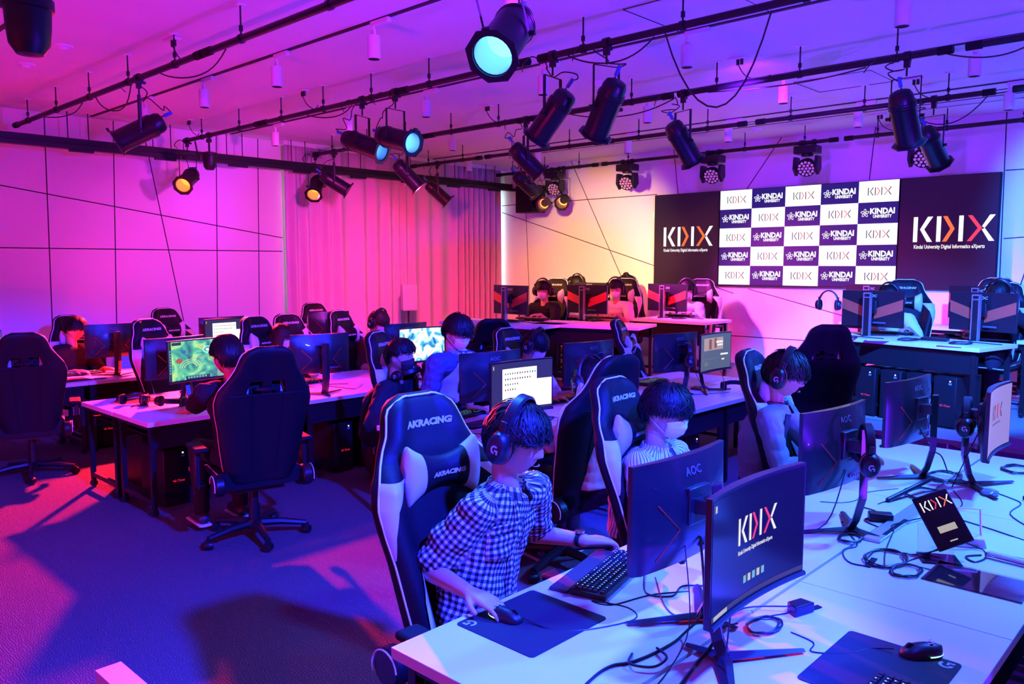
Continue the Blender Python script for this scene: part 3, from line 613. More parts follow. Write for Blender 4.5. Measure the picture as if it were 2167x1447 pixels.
def make_chair():
    r = empty('gaming_chair', (0, 0, 0)); nu, nv = 28, 44
    us = [math.sin(PI / 2 * (-1 + 2 * i / nu)) for i in range(nu + 1)]
    hole = lambda i, j: (.12 < abs((us[i] + us[i + 1]) / 2) < .46) and (.665 < (j + .5) / nv < .745) and (abs((us[i] + us[i + 1]) / 2) < .46 - (abs((j + .5) / nv - .69)) * 1.5)
    vs = []; fs = []; W = nu + 1
    for fr in (True, False):
        for j in range(nv + 1):
            for i in range(W): vs.append(back_surf(us[i], j / nv, fr))
    o = W * (nv + 1)
    for j in range(nv):
        for i in range(nu):
            a = j * W + i
            if hole(i, j):
                for di, dj, q in ((-1, 0, (a, a + W)), (1, 0, (a + W + 1, a + 1)), (0, -1, (a + 1, a)), (0, 1, (a + W, a + W + 1))):
                    if not hole(min(max(i + di, 0), nu - 1), j + dj): fs.append((q[0], q[1], q[1] + o, q[0] + o))
            else: fs.append((a, a + 1, a + W + 1, a + W)); fs.append((o + a + 1, o + a, o + a + W, o + a + W + 1))
    for i in range(nu): fs.append((i + 1, i, o + i, o + i + 1)); t = nv * W; fs.append((t + i, t + i + 1, o + t + i + 1, o + t + i))
    m = MB(); m.add(vs, fs)
    for s_ in (-1, 1):     # quilted seams on the back
        m.tube([back_surf(s_ * .33, v, False, .001) for v in [.06 + .58 * k / 10 for k in range(11)]], .0035, 5)
    m.tube([back_surf(u, .655, False, .001) for u in [-.8 + 1.6 * k / 10 for k in range(11)]], .003, 5)
    bk = m.build('backrest', LEA, r, ang=60)
    # white wing patches and inner strips on the front
    def patch(poly_lo, poly_hi, v0, v1, n=22):
        m = MB(); 
        for s_ in (-1, 1):
            vs = []; fs = []
            for j in range(n + 1):
                t = j / n; v = v0 + (v1 - v0) * t; ua = lerp_tab(t, poly_lo); ub = lerp_tab(t, poly_hi)
                for i in range(7): u = ua + (ub - ua) * i / 6; vs.append(back_surf(s_ * u, v, True, .007))
            for j in range(n):
                for i in range(6):
                    a = j * 7 + i; q = (a, a + 1, a + 8, a + 7); fs.append(q if s_ > 0 else tuple(reversed(q)))
            p = MB(); p.add(vs, fs); p.build('white_side_panel', WLEA, r, ang=60)
    patch([(0, .975), (.3, .92), (.65, .82), (1, .60)], [(0, .985), (.5, .985), (1, .985)], .42, .70)
    patch([(0, .70), (1, .60)], [(0, .86), (.6, .80), (1, .62)], .10, .38)
    path = [back_surf(-.985, v / 20, True, .002) for v in range(0, 20)] + [back_surf(u, .992, True, .002) for u in (-.8, -.5, -.2, .2, .5, .8)] + [back_surf(.985, 1 - v / 20, True, .002) for v in range(1, 21)]
    m = MB(); m.tube(smooth_path(path, 2), .0042, 6); m.build('piping', PIPE, r)
    def word(s, size, v0, name, par, yoff=0.0, fn=None, sx=1.25, shear=.25):
        vs, fs = text_geo(s, size, .0018 * size / .03, shear, sx); out = []
        for x, y, z in vs:
            v = v0 + y / .90; hw = lerp_tab(v, HW)
            out.append(fn(x, y) if fn else back_surf(x / hw, v, True, .0035))
        m = MB(); m.add(out, fs); m.build(name, LOGO, par)
    word('AKRACING', .031, .885, 'lettering', r)
    # butterfly neck pillow
    def pil(x, y): # half thickness
        return .045 * math.sqrt(max(0, 1 - (x / .165) ** 4)) * math.sqrt(max(0, 1 - (y / (.050 + 1.3 * x * x)) ** 2))
    PC = Vector(back_surf(0, .70)); 
    def pgrid(xa, xb, mb):
        vs = []; fs = []; n, k = 12, 12
        for i in range(n + 1):
            x = xa + (xb - xa) * i / n; hh = .052 + 2.7 * x * x if abs(x) < .148 else (.052 + 2.7 * .0219) * math.sqrt(max(.10, 1 - ((abs(x) - .148) / .019) ** 2))
            for j in range(k + 1):
                t = -1 + 2 * j / k; z = hh * math.sin(t * PI / 2); th = .048 * math.sqrt(max(0, 1 - (abs(x) / .168) ** 6)) * math.sqrt(max(0, 1 - (z / hh) ** 2))
                vs.append((x, PC.y - .012 - th + abs(x) * -.10, PC.z + z))
            for j in range(1, k):
                t = -1 + 2 * j / k; z = hh * math.sin(t * PI / 2); vs.append((x, PC.y - .004 + .02 * math.sqrt(max(0, 1 - (z / hh) ** 2)) + abs(x) * -.10, PC.z + z))
        row = 2 * k
        for i in range(n):
            a = i * row; b_ = a + row
            ring = lambda s: [s + q for q in range(k + 1)] + [s + k + 1 + q for q in reversed(range(k - 1))]
            ra, rb = ring(a), ring(b_)
            for q in range(row): w2 = (q + 1) % row; fs.append((ra[q], rb[q], rb[w2], ra[w2]))
        fs.append(tuple(reversed(ring(0)))); fs.append(tuple(ring(n * row))); mb.add(vs, fs)
    m = MB(); pgrid(-.095, .095, m); pc = m.build('neck_pillow', LEA, r, ang=60)
    for a, b_ in ((-.166, -.095), (.095, .166)): m = MB(); pgrid(a, b_, m); m.build('white_pillow_end', WLEA, pc, ang=60)
    word('AKRACING', .022, 0, 'lettering', pc, fn=lambda x, y: (x, PC.y - .012 - .050 * math.sqrt(max(0, 1 - (y / .062) ** 2)) - .10 * abs(x) - .004, PC.z + y), shear=.2)
    m = MB()
    for s_ in (-1, 1): m.tube([(s_ * .075, PC.y - .03, PC.z + .04), (s_ * .075, PC.y - .012, PC.z + .0), (s_ * .06, PC.y + .055, PC.z - .005), (0, PC.y + .085, PC.z - .005)], .012, 6, flat=.25, up=(0, 1, 0))
    m.build('pillow_strap', BLKM, r)
    # seat
    def seat(u, w2, top):
        x = .255 * u; y = .22 - .50 * w2; au = abs(u); e = math.sqrt(max(0, 1 - au ** 8)); ew = math.sqrt(max(0, 1 - max(0, (w2 - .85) / .15) ** 2 * .9))
        z = .46 + (.035 + .05 * sst(.6, .9, au) * (1 - .5 * w2)) * e * ew if top else .46 - .055 * e * ew
        return (x * (1 - .06 * w2), y, z)
    n1, n2_ = 16, 14; vs = []; fs = []
    for tp in (True, False):
        for j in range(n2_ + 1):
            for i in range(n1 + 1): vs.append(seat(math.sin(PI / 2 * (-1 + 2 * i / n1)), j / n2_, tp))
    W = n1 + 1; o = W * (n2_ + 1)
    for j in range(n2_):
        for i in range(n1): a = j * W + i; fs.append((a + 1, a, a + W, a + W + 1)); fs.append((o + a, o + a + 1, o + a + W + 1, o + a + W))
    for i in range(n1): fs.append((i, i + 1, o + i + 1, o + i)); t = n2_ * W; fs.append((t + i + 1, t + i, o + t + i, o + t + i + 1))
    m = MB(); m.add(vs, fs); se = m.build('seat', LEA, r, ang=60)
    m = MB(); m.tube(smooth_path([seat(-.97, j / 10, True) for j in range(1, 11)] + [seat(u, .995, True) for u in (-.6, 0, .6)] + [seat(.97, 1 - j / 10, True) for j in range(0, 10)], 2), .004, 6); m.build('piping', PIPE, se)
    for s_ in (-1, 1):
        m = MB(); m.lathe([(.001, -.03), (.062, -.03), (.07, -.02), (.07, .02), (.062, .03), (.001, .03)], 20, M=Matrix.Translation((s_ * .265, .235, .455)) @ Matrix.Rotation(PI / 2, 4, 'Y'), cap0=False, cap1=False); m.build('hinge_cover', BLK, r)
        m = MB(); m.tube([(s_ * .30, .235 + .067 * math.cos(a), .455 + .067 * math.sin(a)) for a in [k * PI / 10 - .4 for k in range(12)]], .003, 5); m.build('hinge_trim', PIPE, r)
        ar = MB(); ar.box((s_ * .315, -.02, .40), (.05, .10, .03)); ar.box((s_ * .335, -.02, .52), (.035, .07, .24)); a_ = ar.build('armrest', BLK, r, bevel=.008)
        ar = MB(); ar.box((s_ * .325, -.05, .655), (.09, .26, .03)); ar.build('armrest_pad', BLKM, a_, bevel=.012)
    m = MB(); m.box((0, 0, .385), (.30, .32, .04)); m.cyl((0, 0, .12), (0, 0, .37), .028, 14); m.cyl((0, 0, .1), (0, 0, .24), .036, 14); m.build('gas_lift', STEEL, r)
    m = MB(); m.lathe([(.001, .07), (.05, .07), (.055, .09), (.05, .13), (.001, .13)], 18, cap0=False, cap1=False)
    for k in range(5):
        a = k * 2 * PI / 5 + .3; c_, s_ = math.cos(a), math.sin(a); m.tube([(0, 0, .105), (.16 * c_, .16 * s_, .10), (.32 * c_, .32 * s_, .075)], [.032, .026, .018], 8)
    bs = m.build('star_base', STEEL, r)
    for k in range(5):
        a = k * 2 * PI / 5 + .3; c_, s_ = math.cos(a) * .32, math.sin(a) * .32
        m = MB(); Mx = Matrix.Translation((c_, s_, .031)) @ Matrix.Rotation(a + 1.0, 4, 'Z') @ Matrix.Rotation(PI / 2, 4, 'X'); m.lathe([(.001, -.026), (.026, -.026), (.031, -.012), (.031, .012), (.026, .026), (.001, .026)], 16, M=Mx, cap0=False, cap1=False); m.box((c_, s_, .055), (.03, .03, .03)); m.build('caster', BLK, bs)
    return r
CH0 = make_chair(); ch_used = [False]
def chair(tx, ty, th, face, label, group, z0=0.0):
    """tx,ty = where the top of the backrest is, th = its height over the floor it stands on, face = world angle (deg) the sitter looks to"""
    s_ = th / 1.35; rz = math.radians(face) + PI / 2
    bx, by = Vector((tx, ty)) - Vector((-math.sin(rz), math.cos(rz))) * .44
    o = CH0 if not ch_used[0] else dup(CH0, (bx, by, z0))
    if not ch_used[0]:
        ch_used[0] = True
    o.location = (bx, by, z0); o.rotation_euler = (0, 0, rz); o.scale = (1.07, 1.05, s_); tag(o, label, 'chair', group); return o
GCH = 'black and white gaming chairs'

# ------------------------------------------------------------------ monitors
AOCM = mat('monitor_back', (.008, .008, .011), .36, coat=.15)
TITLE = mat('logo_grey', (.10, .10, .12), .4)
RSTRIPE = mat('red_accent', (.35, .02, .01), .35)
RBAND = mat('orange_band', (.62, .07, .03), .4)
def mon_xy(u, wd, sag): x = u * wd / 2; return x, -sag * (u * u)
def make_monitor(wd=.54, h=.345, top=.535, band=False, label_name='monitor', screen='off', flat=False, face_rz=0.0, arm=.10):
    """origin under the stand on the desk, screen faces -y"""
    r = empty(label_name, (0, 0, 0)); sag = 0.0 if flat else .022; z1 = top; z0 = top - h; n = 20
    def shell(mb, dy0, dy1f, za, zb, ua=-1, ub=1, nz=8):
        vs = []; fs = []
        for side in (0, 1):
            for j in range(nz + 1):
                z = za + (zb - za) * j / nz
                for i in range(n + 1):
                    u = ua + (ub - ua) * i / n; x, y = mon_xy(u, wd, sag); vs.append((x, y + (dy0 if side == 0 else dy1f(u, (z - z0) / h)), z))
        W = n + 1; o = W * (nz + 1)
        for j in range(nz):
            for i in range(n): a = j * W + i; fs.append((a, a + 1, a + W + 1, a + W)); fs.append((o + a + 1, o + a, o + a + W, o + a + W + 1))
        for i in range(n): fs.append((i + 1, i, o + i, o + i + 1)); t = nz * W; fs.append((t + i, t + i + 1, o + t + i + 1, o + t + i))
        for j in range(nz): a = j * W; b_ = a + n; fs.append((a, a + W, o + a + W, o + a)); fs.append((b_ + W, b_, o + b_, o + b_ + W))
        mb.add(vs, fs)
    def bk(u, v):
        au = abs(u); base = .018 + .030 * (1 - sst(.25, .95, au)) * sst(0, .2, v) * (1 - sst(.75, 1.0, v) * .7)
        if band: base = .022
        if not band: base += .012 * sst(.0, .02, (.86 - .45 * (1 - au) * .55) - v) * (1 - sst(.9, 1, au))
        return base
    m = MB(); shell(m, 0, bk, z0, z1); hs = m.build('housing', AOCM, r, ang=30)
    if sag:
        m = MB(); m.tube([(mon_xy(-1 + 2 * i / 16, wd, sag)[0], mon_xy(-1 + 2 * i / 16, wd, sag)[1] - .004, z0 + .006) for i in range(17)], .008, 6); m.build('chin', BLK, hs)
    # stand
    neck = .30 if not flat else .28
    if band:
        m = MB(); m.box((0, arm + .02, top * .5 - .01), (.055, .03, top * .93)); st = m.build('stand_column', AOCM, r, bevel=.004)
        m = MB(); 
        for s_ in (-1, 1): m.box((s_ * .032, arm + .02, top * .5 - .01), (.010, .036, top * .94))
        m.box((0, arm + .02, top * .95), (.074, .036, .012)); m.box((0, arm + .034, top * .86), (.054, .012, .010)); m.build('column_trim', SILV, st)
    else:
        m = MB(); m.tube([(0, arm + .03, .46), (0, arm + .03, .16), (0, arm + .005, .06), (0, arm - .02, .012)], [.036, .036, .034, .034], 4, flat=.5, up=(0, 1, 0)); st = m.build('stand_column', AOCM, r, smooth=False, bevel=.003)
    m = MB(); m.box((0, (arm + .04) / 2, z0 + h * .55), (.07, arm + .02, .05)); m.box((0, .055, z0 + h * .55), (.12, .03, .12)); m.build('mount', AOCM, r, bevel=.004)
    for a, L in ((-.62, .26), (PI + .62, .26), (PI / 2, .12)):
        m = MB(); c_, s_ = math.cos(a), math.sin(a); m.tube([(0, arm - .01, .014), (L * c_, arm - .01 + L * s_, .009)], [.030, .013], 4, flat=.42, up=(0, 0, 1)); m.build('foot', AOCM, r, smooth=False, bevel=.002)
    # back details
    B = lambda u, v, off=.0015: (mon_xy(u, wd, sag)[0], mon_xy(u, wd, sag)[1] + bk(u, v) + off, z0 + v * h)
    def curved(pts, mb, mi=0):   # pts: (u,v) quads
        mb.add([B(u, v) for u, v in pts], [tuple(reversed(range(len(pts))))], mi)
    vs, fs = text_geo('AOC', .036, .0008, .12, 1.15)
    m = MB(); m.add([B(-x / (wd / 2), .855 + y / h, .002) for x, y, z in vs], [tuple(f) for f in fs]); m.build('lettering', TITLE if not band else LOGO, hs)
    if band:
        for s_ in (-1, 1):
            m = MB(); K = 8; vs = []; fs = []
            for i in range(K + 1):
                u = .08 + .90 * i / K; vt = .50 + .28 * i / K; vb = .22 + .26 * i / K
                for q in range(4): vs.append(B(s_ * u, vb + (vt - vb) * q / 3, .002))
            for i in range(K):
                for q in range(3): a = i * 4 + q; f_ = (a, a + 4, a + 5, a + 1); fs.append(f_ if s_ < 0 else tuple(reversed(f_)))
            m.add(vs, fs); m.build('colour_band', RBAND, hs)
    else:
        for s_ in (-1, 1):
            m = MB(); m.tube([B(s_ * .68, .62), B(s_ * .36, .36), B(s_ * .68, .10)], .0032, 5); m.build('accent_line', RSTRIPE, hs)
            m = MB(); m.tube([B(s_ * .72, .78), B(s_ * .10, .64)], .0035, 5); m.build('ridge', BLKM, hs)
    m = MB(); m.box((-.09, .05, z0 + .045), (.12, .012, .016)); 
    for k in range(5): m.box((-.13 + .02 * k, .058, z0 + .045), (.012, .006, .008))
    m.build('port_block', TITLE, hs, smooth=False)
    # picture
    S = lambda x, y, off=.0015: (x, mon_xy(x / (wd / 2), wd, sag)[1] - off, z0 + .018 + y)
    sw, sh = wd - .014, h - .028
    def quadc(mb, x0, y0, x1, y1, mi=0, off=.0015, nx=None):
        nx = nx or max(1, int(14 * (x1 - x0) / sw)); vs = []; fs = []
        for i in range(nx + 1): x = x0 + (x1 - x0) * i / nx; vs += [S(x, y0, off), S(x, y1, off)]
        for i in range(nx): a = 2 * i; fs.append((a, a + 2, a + 3, a + 1))
        mb.add(vs, fs, mi)
    base = {'off': GLASSY, 'kdix': mat('scr_kdix', (.006, .006, .010), .16, em=(.004, .003, .012), es=1.0, spec=.35), 'icons': mat('scr_navy', (.005, .005, .01), .3, em=(.035, .03, .10), es=1.0),
            'game': None, 'art': None, 'lobby': mat('scr_lobby', (.01, .01, .01), .3, em=(.10, .13, .20), es=1.0), 'glow': mat('scr_pale', (.02, .02, .02), .3, em=(.30, .24, .55), es=1.0), 'teal': mat('scr_teal', (.02, .02, .02), .3, em=(.10, .25, .25), es=.8)}[screen]
    if base is None: base = {'game': GAME, 'art': ART}[screen]
    m = MB(); quadc(m, -sw / 2, 0, sw / 2, sh, 0, .001); pic = m.build('screen', base, r)
    if screen in ('kdix', 'glow'):
        sc = 1.0; m = MB(); m2 = MB(); logo_kdix(m2, Matrix.Identity(4), .075, 0, .15)
        vs = [S(x * (1.0) - .055 * 0, sh * .50 + y, .0022) for x, y, z in m2.v]
        m.v = vs; m.f = m2.f; m.m = m2.m; gl = screen == 'glow'
        m.build('logo', [emis('scr_white', (.9, .9, .95), 1.0) if not gl else GLASSY, emis('scr_pink', (1, .05, .12), .9), emis('scr_pink', (1, .05, .12), .9)], pic, smooth=False)
        vs, fs = text_geo('Kindai University Digital Informatics eXperts', .0165, .0003, sx=.66); m = MB(); m.add([S(x, sh * .43 + y, .0022) for x, y, z in vs], fs); m.build('lettering', emis('scr_white', (.9, .9, .95), 1.0) if not gl else GLASSY, pic, smooth=False)
        if not gl:
            m = MB(); quadc(m, -sw / 2, 0, sw / 2, .014, 0, .002); m.build('task_bar', emis('scr_bar', (.05, .045, .10), 1), pic)
            m = MB(); quadc(m, -sw / 2 + .012, .001, -sw / 2 + .10, .013, 0, .003); m.build('search_box', emis('scr_grey', (.45, .45, .42), 1), pic)
            for k in range(5): 
                m = MB(); quadc(m, -.065 + .026 * k, .045, -.065 + .026 * k + .016, .066, 0, .003, 1); m.build('icon', emis('scr_icon%d' % (k % 2), ((.2, .5, .7), (.6, .6, .6))[k % 2], .9), pic)
            m = MB(); quadc(m, -sw / 2 + .01, sh - .03, -sw / 2 + .022, sh - .012, 0, .003, 1); m.build('icon', emis('scr_icon1', (.6, .6, .6), .9), pic)
    if screen == 'icons':
        m = MB(); quadc(m, -sw * .31, .035, sw * .26, sh * .88, 0, .002); m.build('window_pane', emis('scr_page', (1, .97, .85), 1.7), pic)
        m = MB(); quadc(m, -sw * .02, .018, sw * .49, sh * .62, 0, .003); m.build('window_pane', emis('scr_page', (1, .97, .85), 1.7), pic)
        rn = random.Random(2); m = MB()
        for row in range(4):
            for c_ in range((13, 11, 6, 5)[row]):
                x = -sw * .27 + c_ * .0215; y = sh * .76 - row * .034
                quadc(m, x, y, x + .010, y + .012, rn.randrange(3), .0042, 1)
        m.build('icon_rows', [emis('scr_ic_a', (.02, .25, .3), 1), emis('scr_ic_b', (.3, .05, .06), 1), emis('scr_ic_c', (.03, .03, .05), 1)], pic)
        m = MB(); quadc(m, -sw / 2 + .012, sh - .035, -sw / 2 + .022, sh - .012, 0, .003, 1); m.build('icon', emis('scr_icon1', (.6, .6, .6), .9), pic)
    if screen == 'lobby':
        m = MB(); quadc(m, -sw * .38, sh * .55, sw * .28, sh * .90, 0, .002); m.build('banner', emis('scr_banner', (.45, .33, .34), 1), pic)
        m = MB(); m2 = MB(); quadc(m, -.10, sh * .58, -.05, sh * .86, 0, .003); quadc(m, .0, sh * .6, .04, sh * .88, 0, .003); m.build('figure', emis('scr_fig', (.25, .10, .05), 1), pic)
        m = MB(); quadc(m, .03, sh * .74, .14, sh * .80, 0, .0035); quadc(m, .05, sh * .66, .14, sh * .71, 0, .0035); quadc(m, sw * .2, sh * .38, sw * .42, sh * .43, 0, .0035); quadc(m, sw * .24, sh * .24, sw * .32, sh * .28, 0, .0035); m.build('text_block', emis('scr_white', (.9, .9, .95), 1.0), pic)
        m = MB(); quadc(m, -sw * .45, sh * .30, sw * .08, sh * .32, 0, .003); quadc(m, -sw * .35, sh * .12, -sw * .22, sh * .24, 0, .003); m.build('panel_line', emis('scr_grey2', (.16, .18, .2), 1), pic)
    if screen == 'game':
        m = MB(); quadc(m, -sw / 2, 0, -sw / 2 + .025, sh, 0, .002); quadc(m, -sw * .2, 0, sw * .22, .028, 0, .002); quadc(m, -sw / 2 + .03, sh - .03, -sw / 2 + .12, sh - .006, 0, .002); m.build('game_panel', emis('scr_hud', (.02, .05, .08), 1), pic)
        m = MB(); quadc(m, sw / 2 - .08, 0, sw / 2, .085, 0, .002); m.build('mini_map', emis('scr_map', (.25, .45, .40), 1), pic)
        m = MB()
        for k in range(7): quadc(m, -sw * .17 + k * .026, .008, -sw * .17 + k * .026 + .018, .024, 0, .003, 1)
        for k in range(9): quadc(m, -sw / 2 + .006, .06 + k * .022, -sw / 2 + .018, .074 + k * .022, 0, .003, 1)
        m.build('icon_rows', emis('scr_icon0', (.2, .5, .7), .9), pic)
        for cx_, cy_, r0_, r1_, nm, cc in ((.10, .235, .030, .040, 'shrine_ring', (.5, .95, 1.0)), (-.06, .10, .045, .052, 'stair_arc', (.65, .9, .35)), (-.06, .10, .065, .071, 'stair_arc', (.55, .85, .3)), (-.06, .10, .085, .090, 'stair_arc', (.45, .8, .3)), (.02, .17, .040, .0425, 'range_circle', (.4, .9, .8)), (-.165, .16, .0, .028, 'creature', (.45, .12, .06)), (-.12, .23, .0, .018, 'blue_figure', (.05, .15, .6)), (.03, .175, .0, .010, 'hero', (.8, .2, .25)), (.10, .235, .0, .014, 'crystal', (.8, 1, 1))):
            m = MB(); K = 24; a1 = 2 * PI if nm != 'stair_arc' else PI
            vs = [S(cx_ + rr * math.cos(a1 * k / K) * 1.15, cy_ + rr * .75 * math.sin(a1 * k / K), .0028) for rr in (r0_, r1_) for k in range(K + 1)]
            m.add(vs, [(k, K + 1 + k, K + 2 + k, k + 1) for k in range(K)]); m.build(nm, emis('scr_' + nm, cc, 1), pic)
    return r
def screen_mat(name, stops, scale, seed, strength):
    m = bpy.data.materials.new(name); m.use_nodes = True; nt = m.node_tree; b = nt.nodes['Principled BSDF']; b.inputs['Base Color'].default_value = (.01, .01, .01, 1)
    tc = nt.nodes.new('ShaderNodeTexCoord'); n = nt.nodes.new('ShaderNodeTexNoise'); n.inputs['Scale'].default_value = scale; n.inputs['Detail'].default_value = 4; n.inputs['Distortion'].default_value = 1.2
    mp = nt.nodes.new('ShaderNodeMapping'); mp.inputs['Location'].default_value = (seed, seed * 2, seed); nt.links.new(tc.outputs['Object'], mp.inputs[0]); nt.links.new(mp.outputs[0], n.inputs['Vector'])
    r = nt.nodes.new('ShaderNodeValToRGB'); nt.links.new(n.outputs['Fac'], r.inputs[0])
    while len(r.color_ramp.elements) < len(stops): r.color_ramp.elements.new(.5)
    for e_, (p, c) in zip(r.color_ramp.elements, stops): e_.position = p; e_.color = (*c, 1)
    nt.links.new(r.outputs[0], b.inputs['Emission Color']); b.inputs['Emission Strength'].default_value = strength; return m
GAME = screen_mat('scr_game', [(.30, (.02, .05, .10)), (.42, (.03, .28, .22)), (.52, (.10, .55, .25)), (.60, (.45, .75, .20)), (.72, (.35, .20, .12))], 7, 1.3, 1.25)
ART = screen_mat('scr_art', [(.32, (.02, .10, .35)), (.44, (.10, .55, .85)), (.53, (.85, .95, 1.0)), (.62, (.9, .55, .7)), (.75, (1, 1, 1))], 9, 4.1, 1.3)
_mon = {}
def monitor(kind, x, y, face, label, group, z0=TZ, top=None, **kw):
    """x,y = middle of the panel; face = world angle the screen looks to"""
    key = (kind, tuple(sorted(kw.items())), top)
    rz = math.radians(face) + PI / 2
    if key not in _mon:
        a = dict(screen=kind if kind in ('kdix', 'icons', 'game', 'art', 'lobby', 'glow', 'teal') else 'off'); a.update(kw)
        if kind == 'band': a.update(wd=.61, h=.355, top=.44, band=True, flat=True)
        if top: a['top'] = top
        o = make_monitor(**a); _mon[key] = o
    else: o = dup(_mon[key], (0, 0, 0))
    o.location = (x, y, z0); o.rotation_euler = (0, 0, rz); tag(o, label, 'monitor', group); return o

# ------------------------------------------------------------------ keyboard, mouse, pad, headset, tower
KEYM = mat('keycap_black', (.015, .015, .018), .45)
KLED = mat('key_glow_white', (.3, .4, .4), .5, em=(.25, .65, .6), es=1.0); KLR = mat('key_glow_red', (.4, .1, .05), .5, em=(1.0, .12, .04), es=1.6)
def make_keyboard(led, rest=True):
    r = empty('keyboard', (0, 0, 0)); m = MB(); m.prism([(-.22, -.07), (.22, -.07), (.22, .07), (-.22, .07)], .018, M=Matrix.Translation((0, 0, .004))); m.build('case', BLK, r, bevel=.004)
    m = MB(); kw = .0185
    for row in range(6):
        y = -.052 + row * .0195 + (.006 if row == 5 else 0); x = -.212
        while x < .212:
            w_ = kw
            if row == 0 and -.11 < x < -.09: w_ = kw * 5.6
            if not (.075 < x < .082 or .145 < x < .150): m.box((x + w_ / 2, y, .026), (w_ - .003, kw - .003, .010), taper=.82)
            x += w_
    m.build('keycaps', KEYM, r, smooth=False)
    m = MB(); rn = random.Random(4)
    for row in range(6):
        for k in range(22):
            if rn.random() < .8: m.box((-.2035 + k * kw + rn.uniform(-.001, .001), -.052 + row * .0195 + (.006 if row == 5 else 0) + .002, .0313), (.005, .004, .0006))
    m.build('key_legends', led, r, smooth=False)
    if rest: m = MB(); m.prism([(-.22, -.145), (.22, -.145), (.22, -.074), (-.22, -.074)], .012, M=Matrix.Translation((0, 0, .002))); m.build('palm_rest', mat('palm_rest', (.05, .028, .03), .55), r, bevel=.004)
    return r
_kb = {}
def keyboard(x, y, face, label, z=TZ, led=KLED, rest=True):     # face: direction from player's side toward the screen
    rz = math.radians(face) - PI / 2
    if (led.name, rest) in _kb: o = dup(_kb[(led.name, rest)], (0, 0, 0))
    else: o = _kb[(led.name, rest)] = make_keyboard(led, rest)
    o.location = (x, y, z); o.rotation_euler = (0, 0, rz); tag(o, label, 'keyboard', 'backlit keyboards'); return o
def make_mouse():
    r = empty('mouse', (0, 0, 0)); m = MB(); vs = []; n, k = 16, 14
    for j in range(k + 1):
        t = -1 + 2 * j / k; y = .062 * math.sin(t * PI / 2); wd = .033 * math.sqrt(max(.0, 1 - abs(math.sin(t * PI / 2)) ** 3)) * (1 - .08 * math.cos(y * 40)); hh = .038 * math.sqrt(max(0, 1 - ((y + .012) / .075) ** 2))
        for i in range(n + 1): a = PI * i / n; vs.append((wd * math.cos(a), y, .002 + hh * math.sin(a) ** .8))
    fs = []
    for j in range(k):
        for i in range(n): a = j * (n + 1) + i; fs.append((a + 1, a, a + n + 1, a + n + 2))
    for j in range(k): a = j * (n + 1); fs.append((a, a + n, a + 2 * n + 1, a + n + 1))
    m.add(vs, fs); m.build('shell', BLK, r)
    m = MB(); m.lathe([(.012, -.004), (.012, .004)], 14, M=Matrix.Translation((0, .035, .028)) @ Matrix.Rotation(PI / 2, 4, 'Y')); m.build('wheel', BLKM, r)
    m = MB(); m.tube([(.034 * math.cos(a), -.010 - .052 * math.sin(a), .010) for a in [PI * q / 14 for q in range(15)]], .0018, 6); m.build('glow_line', emis('mouse_glow', (.35, .9, .9), 2.0), r)
    m = MB(); logo_g(m, frame((0, -.025, .0405), (1, 0, 0), (0, 1, -.25)), .012); m.build('logo', LOGO, r)
    return r
def logo_g(mb, M, s):          # open round "G" mark
    pts = [(s * math.cos(a), s * math.sin(a), .0006) for a in [PI * (.25 + 1.25 * q / 14) for q in range(15)]]
    n = len(pts); w_ = .42; vs = pts + [(x * (1 - w_), y * (1 - w_), z) for x, y, z in pts]
    mb.add(vs, [(i, i + 1, n + i + 1, n + i) for i in range(n - 1)], 0, M)
    mb.add([(0, 0, .0006), (s, 0, .0006), (s, -s * .38, .0006), (0, -s * .38, .0006)], [(0, 3, 2, 1)], 0, M); mb.add([(s * .55, -s * .3, .0006), (s, -s * .3, .0006), (s, -s, .0006), (s * .55, -s, .0006)], [(0, 3, 2, 1)], 0, M)
_ms = []
def mouse(x, y, face, label, z=TZ + .003):
    rz = math.radians(face) - PI / 2
    o = dup(_ms[0], (0, 0, 0)) if _ms else make_mouse(); _ms.append(o)
    o.location = (x, y, z); o.rotation_euler = (0, 0, rz); tag(o, label, 'mouse', 'wired mice'); return o
PADM = mat('mouse_pad_cloth', (.010, .010, .013), .8, bump=.2, bscale=900)
def pad(x, y, face, label, z=TZ, w_=.34, h_=.28, logo=True):
    r = empty('mouse_pad', (x, y, z), rz=math.radians(face) - PI / 2, label=label, cat='mouse pad', group='black mouse pads')
    q = []; rr = .015
    for cx_, cy_, a0 in ((w_ / 2 - rr, h_ / 2 - rr, 0), (-w_ / 2 + rr, h_ / 2 - rr, PI / 2), (-w_ / 2 + rr, -h_ / 2 + rr, PI), (w_ / 2 - rr, -h_ / 2 + rr, 3 * PI / 2)):
        for k in range(5): a = a0 + k * PI / 8; q.append((cx_ + rr * math.cos(a), cy_ + rr * math.sin(a)))
    m = MB(); m.prism(q, .003); m.build('mat', PADM, r, smooth=False)
    if logo: m = MB(); logo_g(m, Matrix.Translation((w_ / 2 - .035, -h_ / 2 + .035, .0030)), .020); m.build('logo', LOGO, r)
    return r
REDRIM = mat('headset_red', (.5, .06, .03), .5)
